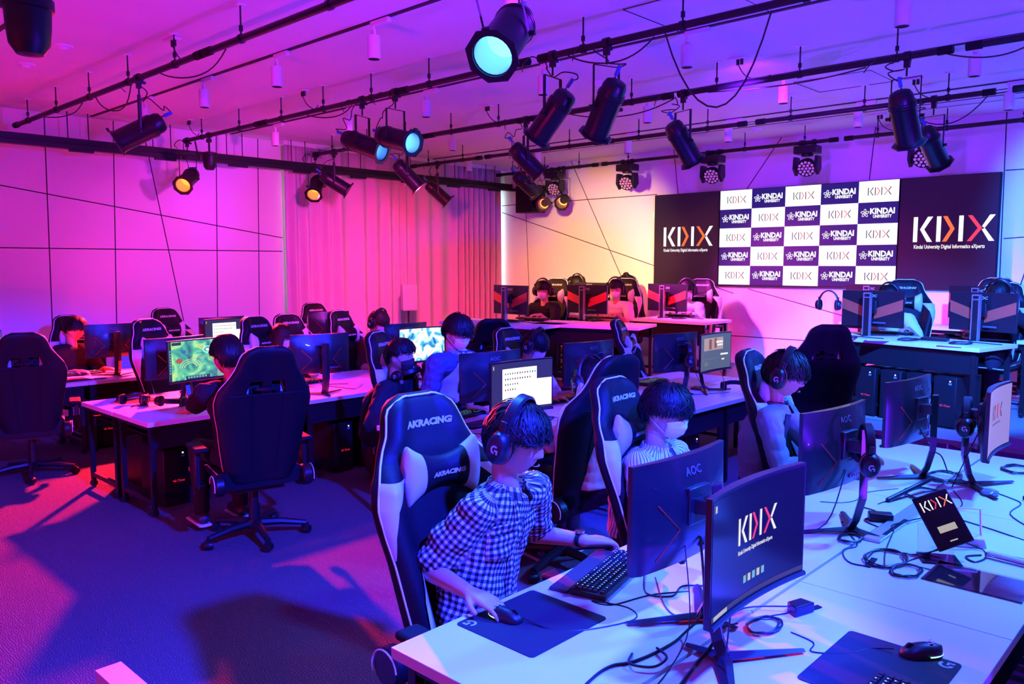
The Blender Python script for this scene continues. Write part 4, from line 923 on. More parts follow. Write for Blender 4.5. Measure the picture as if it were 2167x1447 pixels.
def make_headset():
    """origin at the centre of the head, cups at +-x, band up, front -y"""
    r = empty('headset', (0, 0, 0)); m = MB()
    arc = [(.092 * math.cos(a), 0, .115 * math.sin(a) + .015) for a in [PI * q / 20 for q in range(21)]]
    m.tube(arc, .022, 8, flat=.32, up=(0, 0, 1)) if False else None
    vs = []; fs = []
    for i, (x, y, z) in enumerate(arc):
        nx, nz = x / .092, (z - .015) / .115
        for dy, th in ((-.02, 0), (-.014, .008), (.014, .008), (.02, 0), (.014, -.004), (-.014, -.004)): vs.append((x + nx * th, dy, z + nz * th))
    for i in range(len(arc) - 1):
        for k in range(6): l = (k + 1) % 6; fs.append((i * 6 + k, i * 6 + l, i * 6 + 6 + l, i * 6 + 6 + k))
    m.add(vs, fs); m.build('headband', BLK, r)
    for s_ in (-1, 1):
        Mx = Matrix.Translation((s_ * .092, .0, -.012)) @ Matrix.Rotation(s_ * PI / 2, 4, 'Y') @ Matrix.Diagonal((1.25, .95, 1, 1))
        m = MB(); m.lathe([(.001, .036), (.026, .036), (.036, .028), (.041, .010), (.041, .0)], 22, M=Mx, cap0=False, cap1=True); c_ = m.build('ear_cup', BLK, r)
        m = MB(); m.lathe([(.041, .0), (.045, -.006), (.042, -.018), (.026, -.020)], 22, M=Mx, cap0=False, cap1=False); m.build('ear_cushion', BLKM, c_)
        m = MB(); m.tube([Mx @ Vector((.042 * math.cos(a), .042 * math.sin(a), .001)) for a in [2 * PI * q / 22 for q in range(22)]], .0022, 5, closed=True); m.build('rim', REDRIM, c_)
        m = MB(); logo_g(m, frame((s_ * .1285, 0, -.012), (0, -s_ * -1 if False else s_, 0), (0, 0, 1)), .013); m.build('logo', LOGO, c_)
        m = MB(); m.box((s_ * .098, 0, .045), (.012, .022, .05)); m.build('slider', BLK, r, bevel=.003)
    return r
_hs = []
def headset(M, label, cat='headset'):
    o = dup(_hs[0], (0, 0, 0)) if _hs else make_headset(); _hs.append(o)
    loc, q, s_ = M.decompose(); o.location = loc; o.rotation_euler = q.to_euler(); o.scale = s_; tag(o, label, 'headset', 'black gaming headsets'); return o
def HM(x, y, z, yaw, pitch=0.0, roll=0.0, s=1.0):     # yaw = world angle the front looks to
    return Matrix.Translation((x, y, z)) @ Matrix.Rotation(math.radians(yaw) + PI / 2, 4, 'Z') @ Matrix.Rotation(math.radians(pitch), 4, 'X') @ Matrix.Rotation(math.radians(roll), 4, 'Y') @ Matrix.Scale(s, 4)
GT = mat('tower_red_logo', (.7, .03, .04), .4, em=(1, .02, .05), es=.5)
def make_tower():
    r = empty('computer_tower', (0, 0, 0)); m = MB(); m.box((0, 0, .23), (.20, .42, .44)); m.build('case', BLK, r, bevel=.006)
    m = MB(); m.box((0, -.214, .23), (.185, .010, .42)); f = m.build('front_panel', BLKM, r, bevel=.004)
    m = MB(); v, fs = text_geo('G-Tune', .026, .0006, .35, 1.1); m.add(v, fs, 0, frame((.012, -.2205, .20), (1, 0, 0), (0, 0, 1))); m.add([(-.05, .008, 0), (-.03, -.008, 0), (-.032, .004, 0)], [(0, 1, 2)], 0, frame((.01, -.2205, .20), (1, 0, 0), (0, 0, 1))); m.build('lettering', GT, f)
    m = MB(); m.ball((.05, -.22, .415), .006); m.build('power_light', emis('power_led', (.9, .95, 1), 3.0), f)
    m = MB(); m.box((.05, -.2195, .392), (.026, .002, .016)); m.build('sticker', mat('blue_sticker', (.15, .3, .5), .5), f, smooth=False)
    m = MB()
    for k in range(14): m.box((-.08 + k * .0123, -.12, .452), (.006, .18, .004))
    m.build('top_vent', BLKM, r, smooth=False)
    m = MB(); m.box((0, 0, .006), (.18, .38, .012)); m.build('base', BLK, r, smooth=False)
    return r
_tw = []
def tower(x, y, face, label, group, z=0.0):
    o = dup(_tw[0], (0, 0, 0)) if _tw else make_tower(); _tw.append(o)
    o.location = (x, y, z); o.rotation_euler = (0, 0, math.radians(face) + PI / 2); tag(o, label, 'computer', group); return o
def cable(pts, label, r=.0028, z=TZ, m_=None, group=None, k=5):
    P = [Vector((p[0], p[1], z + r + (p[2] if len(p) > 2 else 0))) for p in pts]
    return thing(MB().tube(smooth_path(P, k), r, 6), 'cable', m_ or CAB, label, 'cable', group or 'black cables')
def coil(x, y, rr, turns, label, z=TZ, tail=None, r=.0028, seed=1):
    rn = random.Random(seed); pts = []
    for i in range(int(turns * 12)): a = i * 2 * PI / 12; q = rr * rn.uniform(.85, 1.15); pts.append((x + q * 1.25 * math.cos(a), y + q * .8 * math.sin(a), .0015 * (i / 12) + rn.uniform(0, .004)))
    if tail: pts += tail
    return cable(pts, label, r, z, k=3)
# ------------------------------------------------------------------ people
from mathutils.bvhtree import BVHTree
SKIN = mat('skin', (.52, .27, .165), .5, vary=.04, scale=30)
SKIN.node_tree.nodes['Principled BSDF'].inputs['Subsurface Weight'].default_value = .08
SKIN.node_tree.nodes['Principled BSDF'].inputs['Subsurface Radius'].default_value = (.02, .008, .004)
HAIR = mat('black_hair', (.0045, .004, .004), .5, spec=.28); HAIRB = mat('brown_hair', (.035, .012, .008), .5, spec=.3)
MASKW = mat('white_mask', (.82, .82, .84), .75, bump=.1, bscale=400); MASKB = mat('black_mask', (.02, .02, .022), .75)
EYEW = mat('eye_white', (.7, .68, .66), .25); EYEB = mat('eye_dark', (.01, .008, .006), .15)
LIP = mat('lip', (.42, .17, .14), .45)
def cloth(n, c, **k): return mat(n, c, .85, bump=.25, bscale=700, spec=.2, **k)
def pattern_mat(name, kind):
    m = bpy.data.materials.new(name); m.use_nodes = True; nt = m.node_tree; b = nt.nodes['Principled BSDF']; b.inputs['Roughness'].default_value = .85; b.inputs['Specular IOR Level'].default_value = .2
    uv = nt.nodes.new('ShaderNodeUVMap'); sp = nt.nodes.new('ShaderNodeSeparateXYZ'); nt.links.new(uv.outputs[0], sp.inputs[0])
    def wave(i, period, th):
        a = nt.nodes.new('ShaderNodeMath'); a.operation = 'MULTIPLY'; a.inputs[1].default_value = 1 / period; nt.links.new(sp.outputs[i], a.inputs[0])
        f = nt.nodes.new('ShaderNodeMath'); f.operation = 'FRACT'; nt.links.new(a.outputs[0], f.inputs[0])
        g = nt.nodes.new('ShaderNodeMath'); g.operation = 'LESS_THAN'; g.inputs[1].default_value = th; nt.links.new(f.outputs[0], g.inputs[0]); return g
    rp = nt.nodes.new('ShaderNodeValToRGB'); rp.color_ramp.interpolation = 'CONSTANT'
    if kind == 'plaid':
        a, c = wave(0, .023, .5), wave(1, .023, .5); s_ = nt.nodes.new('ShaderNodeMath'); s_.operation = 'ADD'; nt.links.new(a.outputs[0], s_.inputs[0]); nt.links.new(c.outputs[0], s_.inputs[1])
        h = nt.nodes.new('ShaderNodeMath'); h.operation = 'MULTIPLY'; h.inputs[1].default_value = .5; nt.links.new(s_.outputs[0], h.inputs[0]); nt.links.new(h.outputs[0], rp.inputs[0])
        rp.color_ramp.elements.new(.5); e = rp.color_ramp.elements; e[0].position = 0; e[0].color = (.60, .60, .62, 1); e[1].position = .3; e[1].color = (.11, .11, .13, 1); e[2].position = .8; e[2].color = (.010, .010, .014, 1)
    else:
        a = wave(0, .016, .32); nt.links.new(a.outputs[0], rp.inputs[0]); e = rp.color_ramp.elements; e[0].position = 0; e[0].color = (.66, .70, .78, 1); e[1].position = .5; e[1].color = (.12, .14, .25, 1)
    nt.links.new(rp.outputs[0], b.inputs['Base Color']); return m
PLAID = pattern_mat('plaid_cloth', 'plaid'); STRIPE = pattern_mat('striped_cloth', 'stripe')
def G(x, s): return math.exp(-(x / s) ** 2)
def head_shape(d):
    x, y, z = d; r0 = 1 / math.sqrt((x / .073) ** 2 + (y / .094) ** 2 + (z / .115) ** 2); p = [x * r0, y * r0, z * r0]
    t = min(1, max(0, (-p[2] - .01) / .1)); p[0] *= 1 - .34 * t * t
    if p[1] > 0: p[1] *= 1 - .5 * t
    else: p[1] *= 1 - .06 * t
    if y < 0.1:
        X, Z = p[0], p[2]; f = max(0, -d[1])
        nz = (sst(.030, -.022, Z) if False else (max(0, min(1, (.028 - Z) / .055)) if Z > -.027 else max(0, 1 - (-.027 - Z) / .012)))
        dy = -.023 * G(X, .0095 + .006 * max(0, -Z / .03)) * nz
        dy += .0075 * (G(X - .030, .016) + G(X + .030, .016)) * G(Z - .010, .013)
        dy += -.004 * G(Z - .032, .010) * G(X, .05)
        dy += -.004 * (G(X - .038, .018) + G(X + .038, .018)) * G(Z + .026, .018)
        dy += -.0065 * G(X, .020) * (G(Z + .053, .0048) + G(Z + .0655, .0055)) + .003 * G(X, .022) * G(Z + .059, .0022)
        dy += -.009 * G(X, .020) * G(Z + .096, .016) + .003 * G(X, .03) * G(Z + .080, .008)
        p[1] += dy * (f ** .5)
    return p
def head_mesh(mb, M, nu=72, nv=60):
    vs = [(0, 0, -.115)]; fs = []
    for j in range(1, nv):
        ph = -PI / 2 + PI * j / nv
        for i in range(nu): a = 2 * PI * i / nu; vs.append(head_shape((math.cos(ph) * math.cos(a), math.cos(ph) * math.sin(a), math.sin(ph))))
    vs.append((0, 0, .115)); T = len(vs) - 1
    for i in range(nu):
        k = (i + 1) % nu; fs.append((0, 1 + k, 1 + i)); fs.append((T, 1 + (nv - 2) * nu + i, 1 + (nv - 2) * nu + k))
        for j in range(nv - 2): a = 1 + j * nu; fs.append((a + i, a + k, a + nu + k, a + nu + i))
    mb.add(vs, fs, 0, M)
    for s_ in (-1, 1):
        mb.ball((s_ * .076, .010, -.006), .030, M=M, sc=(.30, .62, 1.0)); 
def loft(mb, rings, n=22):
    vs = []; fs = []
    for c, a, b_ in rings:
        for k in range(n):
            t = 2 * PI * k / n; ct, st_ = math.cos(t), math.sin(t); q = (abs(ct) ** .85) * (1 if ct > 0 else -1); w_ = (abs(st_) ** .85) * (1 if st_ > 0 else -1)
            vs.append(c + a * q + b_ * w_)
    for i in range(len(rings) - 1):
        for k in range(n): l = (k + 1) % n; fs.append((i * n + k, i * n + l, (i + 1) * n + l, (i + 1) * n + k))
    fs.append(tuple(reversed(range(n)))); fs.append(tuple((len(rings) - 1) * n + k for k in range(n)))
    mb.add(vs, fs)
def voxel(mb, size, name, m, parent=None, iters=3, wr=0.0, seed=0, bones=None):
    me = bpy.data.meshes.new('tmp'); me.from_pydata(mb.v, [], mb.f); me.update(); o = bpy.data.objects.new('tmp', me); col.objects.link(o)
    bm = bmesh.new(); bm.from_mesh(me); bmesh.ops.recalc_face_normals(bm, faces=bm.faces); bm.to_mesh(me); bm.free()
    md = o.modifiers.new('r', 'REMESH'); md.mode = 'VOXEL'; md.voxel_size = size; md.adaptivity = 0
    sm = o.modifiers.new('s', 'SMOOTH'); sm.factor = .5; sm.iterations = iters
    dg = bpy.context.evaluated_depsgraph_get(); out = bpy.data.meshes.new_from_object(o.evaluated_get(dg)); bpy.data.objects.remove(o); bpy.data.meshes.remove(me)
    out.name = name; n = len(out.vertices)
    if wr:
        co = np.empty(n * 3); out.vertices.foreach_get('co', co); no = np.empty(n * 3); out.vertices.foreach_get('normal', no); co = co.reshape(-1, 3); no = no.reshape(-1, 3)
        dd = np.array([abs(noise.noise((p[0] * 9 + seed, p[1] * 9, p[2] * 15))) + .5 * abs(noise.noise((p[0] * 21 + seed, p[1] * 21, p[2] * 13))) for p in co]) - .22
        co += no * (dd * wr)[:, None]; out.vertices.foreach_set('co', co.reshape(-1)); out.update()
    out.materials.clear(); out.materials.append(m); out.polygons.foreach_set('use_smooth', [True] * len(out.polygons))
    if bones:
        co = np.empty(n * 3); out.vertices.foreach_get('co', co); co = co.reshape(-1, 3); best = np.full(n, 1e9); uv = np.zeros((n, 2))
        for a, b_, ref, rad in bones:
            a = np.array(a); b_ = np.array(b_); d = b_ - a; L = np.linalg.norm(d); d /= L; ref = np.array(ref, float); ref -= d * ref.dot(d); ref /= np.linalg.norm(ref); s2 = np.cross(d, ref)
            t = (co - a) @ d; tc = np.clip(t, 0, L); q = co - a - tc[:, None] * d; dist = np.linalg.norm(q, axis=1) / rad
            ang = np.arctan2(q @ s2, q @ ref); u = np.stack([ang * rad, t], 1); msk = dist < best; uv[msk] = u[msk]; best[msk] = dist[msk]
        ul = out.uv_layers.new(name='UVMap'); li = np.empty(len(out.loops), dtype=np.int32); out.loops.foreach_get('vertex_index', li); ul.data.foreach_set('uv', uv[li].reshape(-1).astype(np.float32))
    o = bpy.data.objects.new(name, out); col.objects.link(o)
    if parent: reg(o, parent)
    return o
def hand(mb, W, x, up, side, curl=.5, spread=.10, s_=1.0):
    """W wrist, x finger direction, up = back of the hand, side=+1 when thumb is at +y of (up x x)"""
    x = Vector(x).normalized(); up = Vector(up); up = (up - x * x.dot(up)).normalized(); y = up.cross(x) * side
    P = lambda a, b_, c: W + (x * a + y * b_ + up * c) * s_
    ring = lambda a, hw, hh, c=0: (P(a, 0, c), y * hw * s_, up * hh * s_)
    loft(mb, [ring(-.02, .026, .020), ring(.01, .030, .019), ring(.05, .040, .017, .002), ring(.088, .041, .013, .0)], 14)
    for k, (b_, L) in enumerate(((.030, .070), (.010, .078), (-.010, .072), (-.029, .056))):
        ang = b_ * spread * 12; p = P(.083, b_, 0); dirn = (x + y * ang).normalized(); cu = curl * (1 + .12 * k); a_ = -.15
        for seg, fr in enumerate((.45, .31, .24)):
            d = dirn * math.cos(a_) + up * math.sin(a_); q = p + d * L * fr * s_; mb.rcone(p, q, (.0092 - .0009 * seg) * s_, (.0085 - .0010 * seg) * s_, 8); p = q; a_ -= cu
    p = P(.015, .028, -.004); q = P(.045, .055, -.010); r_ = P(.075, .062, -.020); mb.rcone(P(.0, .012, -.002), p, .016 * s_, .014 * s_, 8); mb.rcone(p, q, .0135 * s_, .0105 * s_, 8); mb.rcone(q, r_, .0100 * s_, .0080 * s_, 8)
def ik(a, t, l1, l2, pole):
    d = t - a; L = min(d.length, (l1 + l2) * .995); d.normalize(); t = a + d * L; k = (l1 * l1 - l2 * l2 + L * L) / (2 * L); h = math.sqrt(max(0, l1 * l1 - k * k)); p = pole - d * pole.dot(d); p.normalize(); return a + d * k + p * h, t
def hair(parent, M, style, m=HAIR, n=220, seed=1, ef=82, es=104, eb=124, vol=.016):
    rn = random.Random(seed); mb = MB()
    def end(ph): a = abs((ph + PI) % (2 * PI) - PI); return math.radians(ef + (es - ef) * sst(1.02, 1.42, a) + (eb - es) * sst(1.75, 2.4, a))
    def pt(th, ph, off):
        d = (math.sin(th) * math.sin(ph), -math.sin(th) * math.cos(ph), math.cos(th)); x, y, z = d; r0 = 1 / math.sqrt((x / .073) ** 2 + (y / .094) ** 2 + (z / .115) ** 2)
        t = min(1, max(0, (-z * r0 - .01) / .1)); k = r0 + off; return Vector((x * k * (1 - .2 * t * t), y * k * (1 - (.35 * t if y > 0 else 0)), z * k))
    nu, nv = 40, 12; vs = []; fs = []
    for j in range(nv + 1):
        for i in range(nu): ph = 2 * PI * i / nu - PI; vs.append(pt(max(.001, (end(ph) - .10) * j / nv), ph, vol * .75 * (1 - .5 * (j / nv) ** 4)))
    for j in range(nv):
        for i in range(nu): k = (i + 1) % nu; fs.append((j * nu + i, (j + 1) * nu + i, (j + 1) * nu + k, j * nu + k))
    mb.add(vs, fs)
    n = int(n * (4.2 if n >= 380 else 2.3))
    for q in range(n):
        ph = rn.uniform(-PI, PI); e = end(ph) + rn.uniform(-.36, .12); t0 = rn.uniform(.03, .66) * e; sw = rn.uniform(-.32, .32); pts = []; w_ = rn.uniform(.0018, .0050) if n > 900 else rn.uniform(.0035, .008); o_ = rn.uniform(.70, 1.22) * vol; wv = rn.uniform(-.05, .05); tip = rn.uniform(.35, 1.0)
        for k in range(7):
            f = k / 6; th = t0 + (e - t0) * f; of = o_ * (.55 + .45 * math.sin(PI * min(1, .1 + f * .6))) * (1 if f < .7 else 1 - (f - .7) / .3 * (1 - tip))
            pts.append(pt(th, ph + sw * f * f + wv * math.sin(f * 7), max(.003, of)))
        mb.tube(pts, [w_ * .5, w_, w_, w_ * .95, w_ * .8, w_ * .55, w_ * .12], 5, flat=.42, up=(pts[3].x, pts[3].y, pts[3].z))
    for q in range(int(n * .06)):
        ph = rn.uniform(-PI, PI); th = rn.uniform(.15, 1.15); a = rn.uniform(-.9, .9); pts = []
        for k in range(6):
            f = k / 5; pts.append(pt(min(th + .42 * f, end(ph) - .05), ph + a * f * f * .6, vol * (.95 + .28 * math.sin(PI * f * .62)) + rn.uniform(0, .001)))
        mb.tube(pts, [.001, .0026, .003, .0026, .0018, .0005], 5, flat=.5, up=(pts[2].x, pts[2].y, pts[2].z))
    if style == 'long':
        for q in range(90):
            ph = rn.choice((-1, 1)) * rn.uniform(.75, PI); p = pt(1.5, ph, vol); L = rn.uniform(.16, .28); pts = [pt(.9, ph, vol), p] + [p + Vector((p.x * .15 * k / 4, p.y * .05 * k / 4, -L * k / 4)) for k in range(1, 5)]
            mb.tube(pts, [.006, .011, .011, .010, .008, .002], 5, flat=.4, up=(p.x, p.y, 0))
    mb.v = [tuple(M @ Vector(v)) for v in mb.v]; return mb.build('hair', m, parent, ang=70)
def mask(parent, M, m=MASKW, seed=0):
    nu, nv = 18, 12; vs = []; fs = []
    for j in range(nv + 1):
        v = j / nv
        for i in range(nu + 1):
            u = -1 + 2 * i / nu; az = u * 1.12; z = -.108 + (.106 - .020 * u * u + .010 * G(u, .25)) * v + .018 * u * u * (1 - v)
            rr = math.sqrt(max(.05, 1 - (z / .122) ** 2)); t = min(1, max(0, (-z - .01) / .1)); x = .073 * rr * math.sin(az) * (1 - .30 * t * t); y = -.094 * rr * math.cos(az)
            bump = .020 * G(u, .55) * math.sin(PI * min(1, max(0, .12 + v * .8))) + .006 + .0018 * math.sin(v * 22) * G(u, .8) + .0015 * math.sin(u * 9 + v * 5 + seed)
            vs.append((x * (1 + bump * 1.5), y - bump, z))
    for j in range(nv):
        for i in range(nu): a = j * (nu + 1) + i; fs.append((a, a + 1, a + nu + 2, a + nu + 1))
    mb = MB(); mb.add([tuple(M @ Vector(v)) for v in vs], fs); o = mb.build('face_mask', m, parent, ang=80); s_ = o.modifiers.new('solid', 'SOLIDIFY'); s_.thickness = .0015
    for sd in (0, nu):
        p0 = Vector(vs[2 * (nu + 1) + sd]); p1 = Vector(vs[(nv - 1) * (nu + 1) + sd]); sg = -1 if sd == 0 else 1
        mb = MB(); mb.tube([M @ q for q in smooth_path([p0, Vector((sg * .079, .0, -.040)), Vector((sg * .081, .030, -.02)), Vector((sg * .081, .028, .012)), Vector((sg * .077, .0, .012)), p1], 4)], .0014, 5); mb.build('ear_loop', m, parent)
def glasses(parent, M):
    mb = MB(); f = lambda x, z: (x, -.108 + .25 * x * x * 10 * .1, z)
    for s_ in (-1, 1): mb.tube([f(s_ * .032 + .024 * math.cos(a), .008 + .019 * math.sin(a)) for a in [2 * PI * k / 20 for k in range(20)]], .0019, 5, closed=True, M=M); mb.tube([f(s_ * .056, .012), (s_ * .078, -.06, .014), (s_ * .080, .01, .008), (s_ * .076, .025, -.01)], .0014, 5, M=M)
    mb.tube([f(-.008, .012), f(0, .015), f(.008, .012)], .0013, 5, M=M); mb.build('glasses', CHROME, parent)
def eyes(parent, M, lid=.5):
    mb = MB(); mb2 = MB(); br = MB()
    for s_ in (-1, 1):
        mb.ball((s_ * .031, -.0735, .010), .0115, M=M, sc=(1.1, 1, .62), nu=16, nv=10); mb2.ball((s_ * .031, -.0810, .0095), .0052, M=M, sc=(1, 1, .75), nu=12, nv=8)
        br.tube([M @ Vector((s_ * x, -.094 + 9 * (x - .03) ** 2 + .1 * max(0, x - .03), z)) for x, z in ((.016, .031), (.028, .035), (.042, .034), (.050, .029))], [.002, .0032, .003, .001], 5)
        br.tube([M @ Vector((s_ * x, -.0845 + 14 * (x - .031) ** 2, z)) for x, z in ((.019, .013), (.026, .0175), (.034, .0178), (.043, .013))], .0012, 5)
    mb.build('eye', EYEW, parent); mb2.build('iris', EYEB, parent); br.build('eyebrow', HAIR, parent)
    mb = MB(); mb.tube([M @ Vector((x, -.0985 + 22 * x * x, -.0595)) for x in (-.020, -.010, 0, .010, .020)], [.0015, .0040, .0045, .0040, .0015], 6, flat=.55, up=(0, 0, 1)); mb.build('lips', LIP, parent)
HMX = lambda c, yaw, pitch, roll=0: Matrix.Translation(c) @ Matrix.Rotation(math.radians(yaw) + PI / 2, 4, 'Z') @ Matrix.Rotation(math.radians(pitch), 4, 'X') @ Matrix.Rotation(math.radians(roll), 4, 'Y')
def person(label, hip, head, yaw, pitch, tyaw, hr, hl, top, sleeve=.55, vox=.010, roll=0, hd=None, hairkw=None, mk=None, gl=False, stand=None, pants=None, build=1.0, wr=.012, headset_label=None, fdir=None, neckring=None, collar=None, seedn=1, pole=None, show_eyes=True, tee=None, knee=None, curl=.45, shoes=True):
    hip = Vector(hip); head = Vector(head); f = Vector((math.cos(math.radians(tyaw)), math.sin(math.radians(tyaw)), 0)); s = Vector((f.y, -f.x, 0)); HMt = HMX(head, yaw, pitch, roll) @ Matrix.Scale(1.07, 4)
    hb = HMt @ Vector((0, .030, -.085)); N = head * 0 + Vector((head.x, head.y, head.z - .184)) - f * .045; N = N.lerp(hb - Vector((0, 0, .084)), .5)
    sp = N - hip; A = lambda t: hip + sp * t - f * (.045 * math.sin(PI * t))
    sh = {}; el = {}; wrp = {}
    Sc = N - Vector((0, 0, .055)) + f * .005
    for k, t, sg in (('r', hr, 1), ('l', hl, -1)):
        sh[k] = Sc + s * (.172 * build * sg); t = Vector(t); po = Vector((0, 0, -1)) + s * (.55 * sg) - f * .35
        if pole and k in pole: po = Vector(pole[k])
        el[k], wrp[k] = ik(sh[k], t, .285, .245, po)
    def torso(mb, g, t0=0, t1=1.0, extra=0):
        tab_w = [(0, .165), (.2, .152), (.45, .158), (.65, .172), (.82, .165), (.92, .115), (1, .060)]; tab_d = [(0, .115), (.25, .108), (.5, .112), (.7, .112), (.85, .092), (.93, .075), (1, .058)]
        rg = []; n = 12
        for k in range(n + 1): t = t0 + (t1 - t0) * k / n; w_ = lerp_tab(t, tab_w) * build + g; d_ = lerp_tab(t, tab_d) * build + g; rg.append((A(t), s * w_, (f - Vector((0, 0, .15))) * d_))
        loft(mb, rg)
        for k in 'rl': mb.rcone(Sc.lerp(sh[k], .35), sh[k], .060 * build + g, .056 * build + g)
    legs = {}
    for k, sg in (('r', 1), ('l', -1)):
        hp = hip + s * .09 * sg
        if stand: kn = hp.lerp(Vector(stand) + s * .10 * sg, .48) + f * .03; an = Vector(stand) + s * .10 * sg + Vector((0, 0, .09))
        else:
            kf = f if knee is None else Vector(knee)
            kn = hp + kf * .42 + s * .05 * sg + Vector((0, 0, -.01)); an = Vector((kn.x - kf.x * .02, kn.y - kf.y * .02, hip.z - .47))
        legs[k] = (hp, kn, an)
    mb = MB(); head_mesh(mb, HMt); torso(mb, 0, 0, 1.0); mb.rcone(N - Vector((0, 0, .03)), hb, .053, .049); 
    for k, sg in (('r', 1), ('l', -1)):
        mb.rcone(sh[k], el[k], .050 * build, .038 * build); mb.rcone(el[k], wrp[k], .040 * build, .026)
        fd = (wrp[k] - el[k]); fd.z = min(fd.z, 0) * .2
        if fdir and k in fdir: fd = Vector(fdir[k])
        fd = fd.normalized(); hand(mb, wrp[k] + fd * .015, fd, (0, 0, 1), 1 if k == 'l' else -1, curl=curl)
        hp, kn, an = legs[k]; mb.rcone(hp, kn, .080, .055); mb.rcone(kn, an, .055, .036)
        mb.rcone(an + Vector((0, 0, -.04)), an + f * .15 + Vector((0, 0, -.06)), .035, .028)
    root = voxel(mb, vox, 'person', SKIN, None, iters=2); tag(root, label, 'person')
    bones = [(A(0), N, f, .15), (sh['r'], el['r'], f, .07), (sh['l'], el['l'], f, .07)]
    g = .014
    if tee:
        mb = MB(); torso(mb, .010, .0, .93); voxel(mb, max(vox, .007), 'undershirt', tee, root, 2, .004, seedn)
    mb = MB(); torso(mb, g, -.04, .955 if not tee else .95)
    for k in 'rl':
        a, b_, c = sh[k], el[k], wrp[k]
        if sleeve <= 1: mb.rcone(a, a.lerp(b_, sleeve), .056 * build + g, .054 * build + g)
        else: mb.rcone(a, b_, .056 * build + g, .047 * build + g); mb.rcone(b_, b_.lerp(c, sleeve - 1), .049 * build + g, .036 + g)
    shirt = voxel(mb, max(vox, .006), 'shirt', top, root, 2, wr, seedn, bones)
    if collar:
        cm = collar if not isinstance(collar, bool) else top; mb = MB(); vs = []; fs = []; n = 22; up = (hb - N).normalized()
        for i in range(n + 1):
            a = -PI * .90 + 2 * PI * .90 * i / n; dv = (-f * math.cos(a) + s * math.sin(a)); fr = abs(a) / (PI * .9)
            for r_, z in ((.066, .010), (.062, .040 - .018 * fr ** 3), (.068, .044 - .02 * fr ** 3), (.084 + .012 * fr ** 4, .008 - .030 * fr ** 2), (.080, .004 - .03 * fr ** 2)): vs.append(N - Vector((0, 0, .022)) + dv * r_ + Vector((0, 0, z)) + f * (.012 * fr))
        for i in range(n):
            for q in range(4): a = i * 5 + q; fs.append((a, a + 5, a + 6, a + 1))
        mb.add(vs, fs); co_ = mb.build('collar', cm, root, ang=80); me = co_.data; ul = me.uv_layers.new(name='UVMap')
        for lp in me.loops: v = lp.vertex_index; ul.data[lp.index].uv = ((v // 5) * .018, (v % 5) * .02)
        sd_ = co_.modifiers.new('s', 'SOLIDIFY'); sd_.thickness = .003
    if neckring:
        mb = MB(); mb.tube([N + Vector((0, 0, -.012)) - f * .01 + (f * math.cos(a) * 1.12 + s * math.sin(a)) * .070 + Vector((0, 0, -.028 * max(0, math.cos(a)))) for a in [2 * PI * k / 24 for k in range(24)]], .0065, 6, closed=True); mb.build('neckband', neckring, root)
    pm = pants or cloth('dark_trousers', (.02, .02, .028)); mb = MB(); loft(mb, [(A(-.10), s * .15, f * .11), (A(0), s * .172, f * .125), (A(.10), s * .165, f * .12)])
    for k in 'rl': hp, kn, an = legs[k]; mb.rcone(hp, kn, .092, .068); mb.rcone(kn, kn.lerp(an, .95), .068, .054)
    voxel(mb, max(vox, .010), 'trousers', pm, root, 2, .010, seedn)
    if shoes:
        for k in 'rl':
            hp, kn, an = legs[k]; mb = MB(); mb.rcone(an + Vector((0, 0, -.035)) - f * .03, an + f * .17 + Vector((0, 0, -.05)), .046, .036); mb.v = [(x, y, max(z, an.z - .088)) for x, y, z in mb.v]; mb.build('shoe', mat('dark_shoe', (.03, .03, .035), .5), root)
            mb = MB(); mb.tube([an + Vector((0, 0, -.080)) - f * .07, an + Vector((0, 0, -.080)) + f * .20], .048, 10, flat=.2, up=(0, 0, 1)); mb.build('shoe_sole', WHT, root)
    hair(root, HMt, **(hairkw or dict(style='short')))
    if show_eyes: eyes(root, HMt)
    if mk: mask(root, HMt, mk)
    if gl: glasses(root, HMt)
    if headset_label: headset(HMt @ Matrix.Translation((0, .006, .006)) @ Matrix.Diagonal((1.09, 1.05, 1.13, 1)), headset_label)
    P_ = dict(root=root, N=N, A=A, f=f, s=s, shirt=shirt, wr=wrp, el=el, sh=sh, HM=HMt, top=top); return P_
def drape(P, t, off_s, w_, h, name, m, off=.004, nx=8, ny=8, taper=0.0, thick=.002):
    """a patch laid on the front of the shirt at height t of the torso, off_s to the wearer's right"""
    me = P['shirt'].data; bv = BVHTree.FromPolygons([v.co for v in me.vertices], [tuple(p.vertices) for p in me.polygons]); vs = []; fs = []; uv = []
    c = P['A'](t)
    for j in range(ny + 1):
        for i in range(nx + 1):
            v = -1 + 2 * j / ny; u = (-1 + 2 * i / nx); o = c + P['s'] * (off_s + u * w_ / 2) + Vector((0, 0, v * h / 2 - taper * (1 - abs(u)) * (v < -.9))) + P['f'] * .4
            hit = bv.ray_cast(o, -P['f']); p = (hit[0] + P['f'] * off) if hit[0] is not None else o - P['f'] * .28; vs.append(p); uv.append((u * w_ / 2 + off_s, v * h / 2))
    for j in range(ny):
        for i in range(nx): a = j * (nx + 1) + i; fs.append((a, a + 1, a + nx + 2, a + nx + 1))
    mb = MB(); mb.add(vs, fs); o = mb.build(name, m, P['root'], ang=80); ul = o.data.uv_layers.new(name='UVMap')
    for lp in o.data.loops: ul.data[lp.index].uv = uv[lp.vertex_index]
    sd = o.modifiers.new('s', 'SOLIDIFY'); sd.thickness = thick; return o
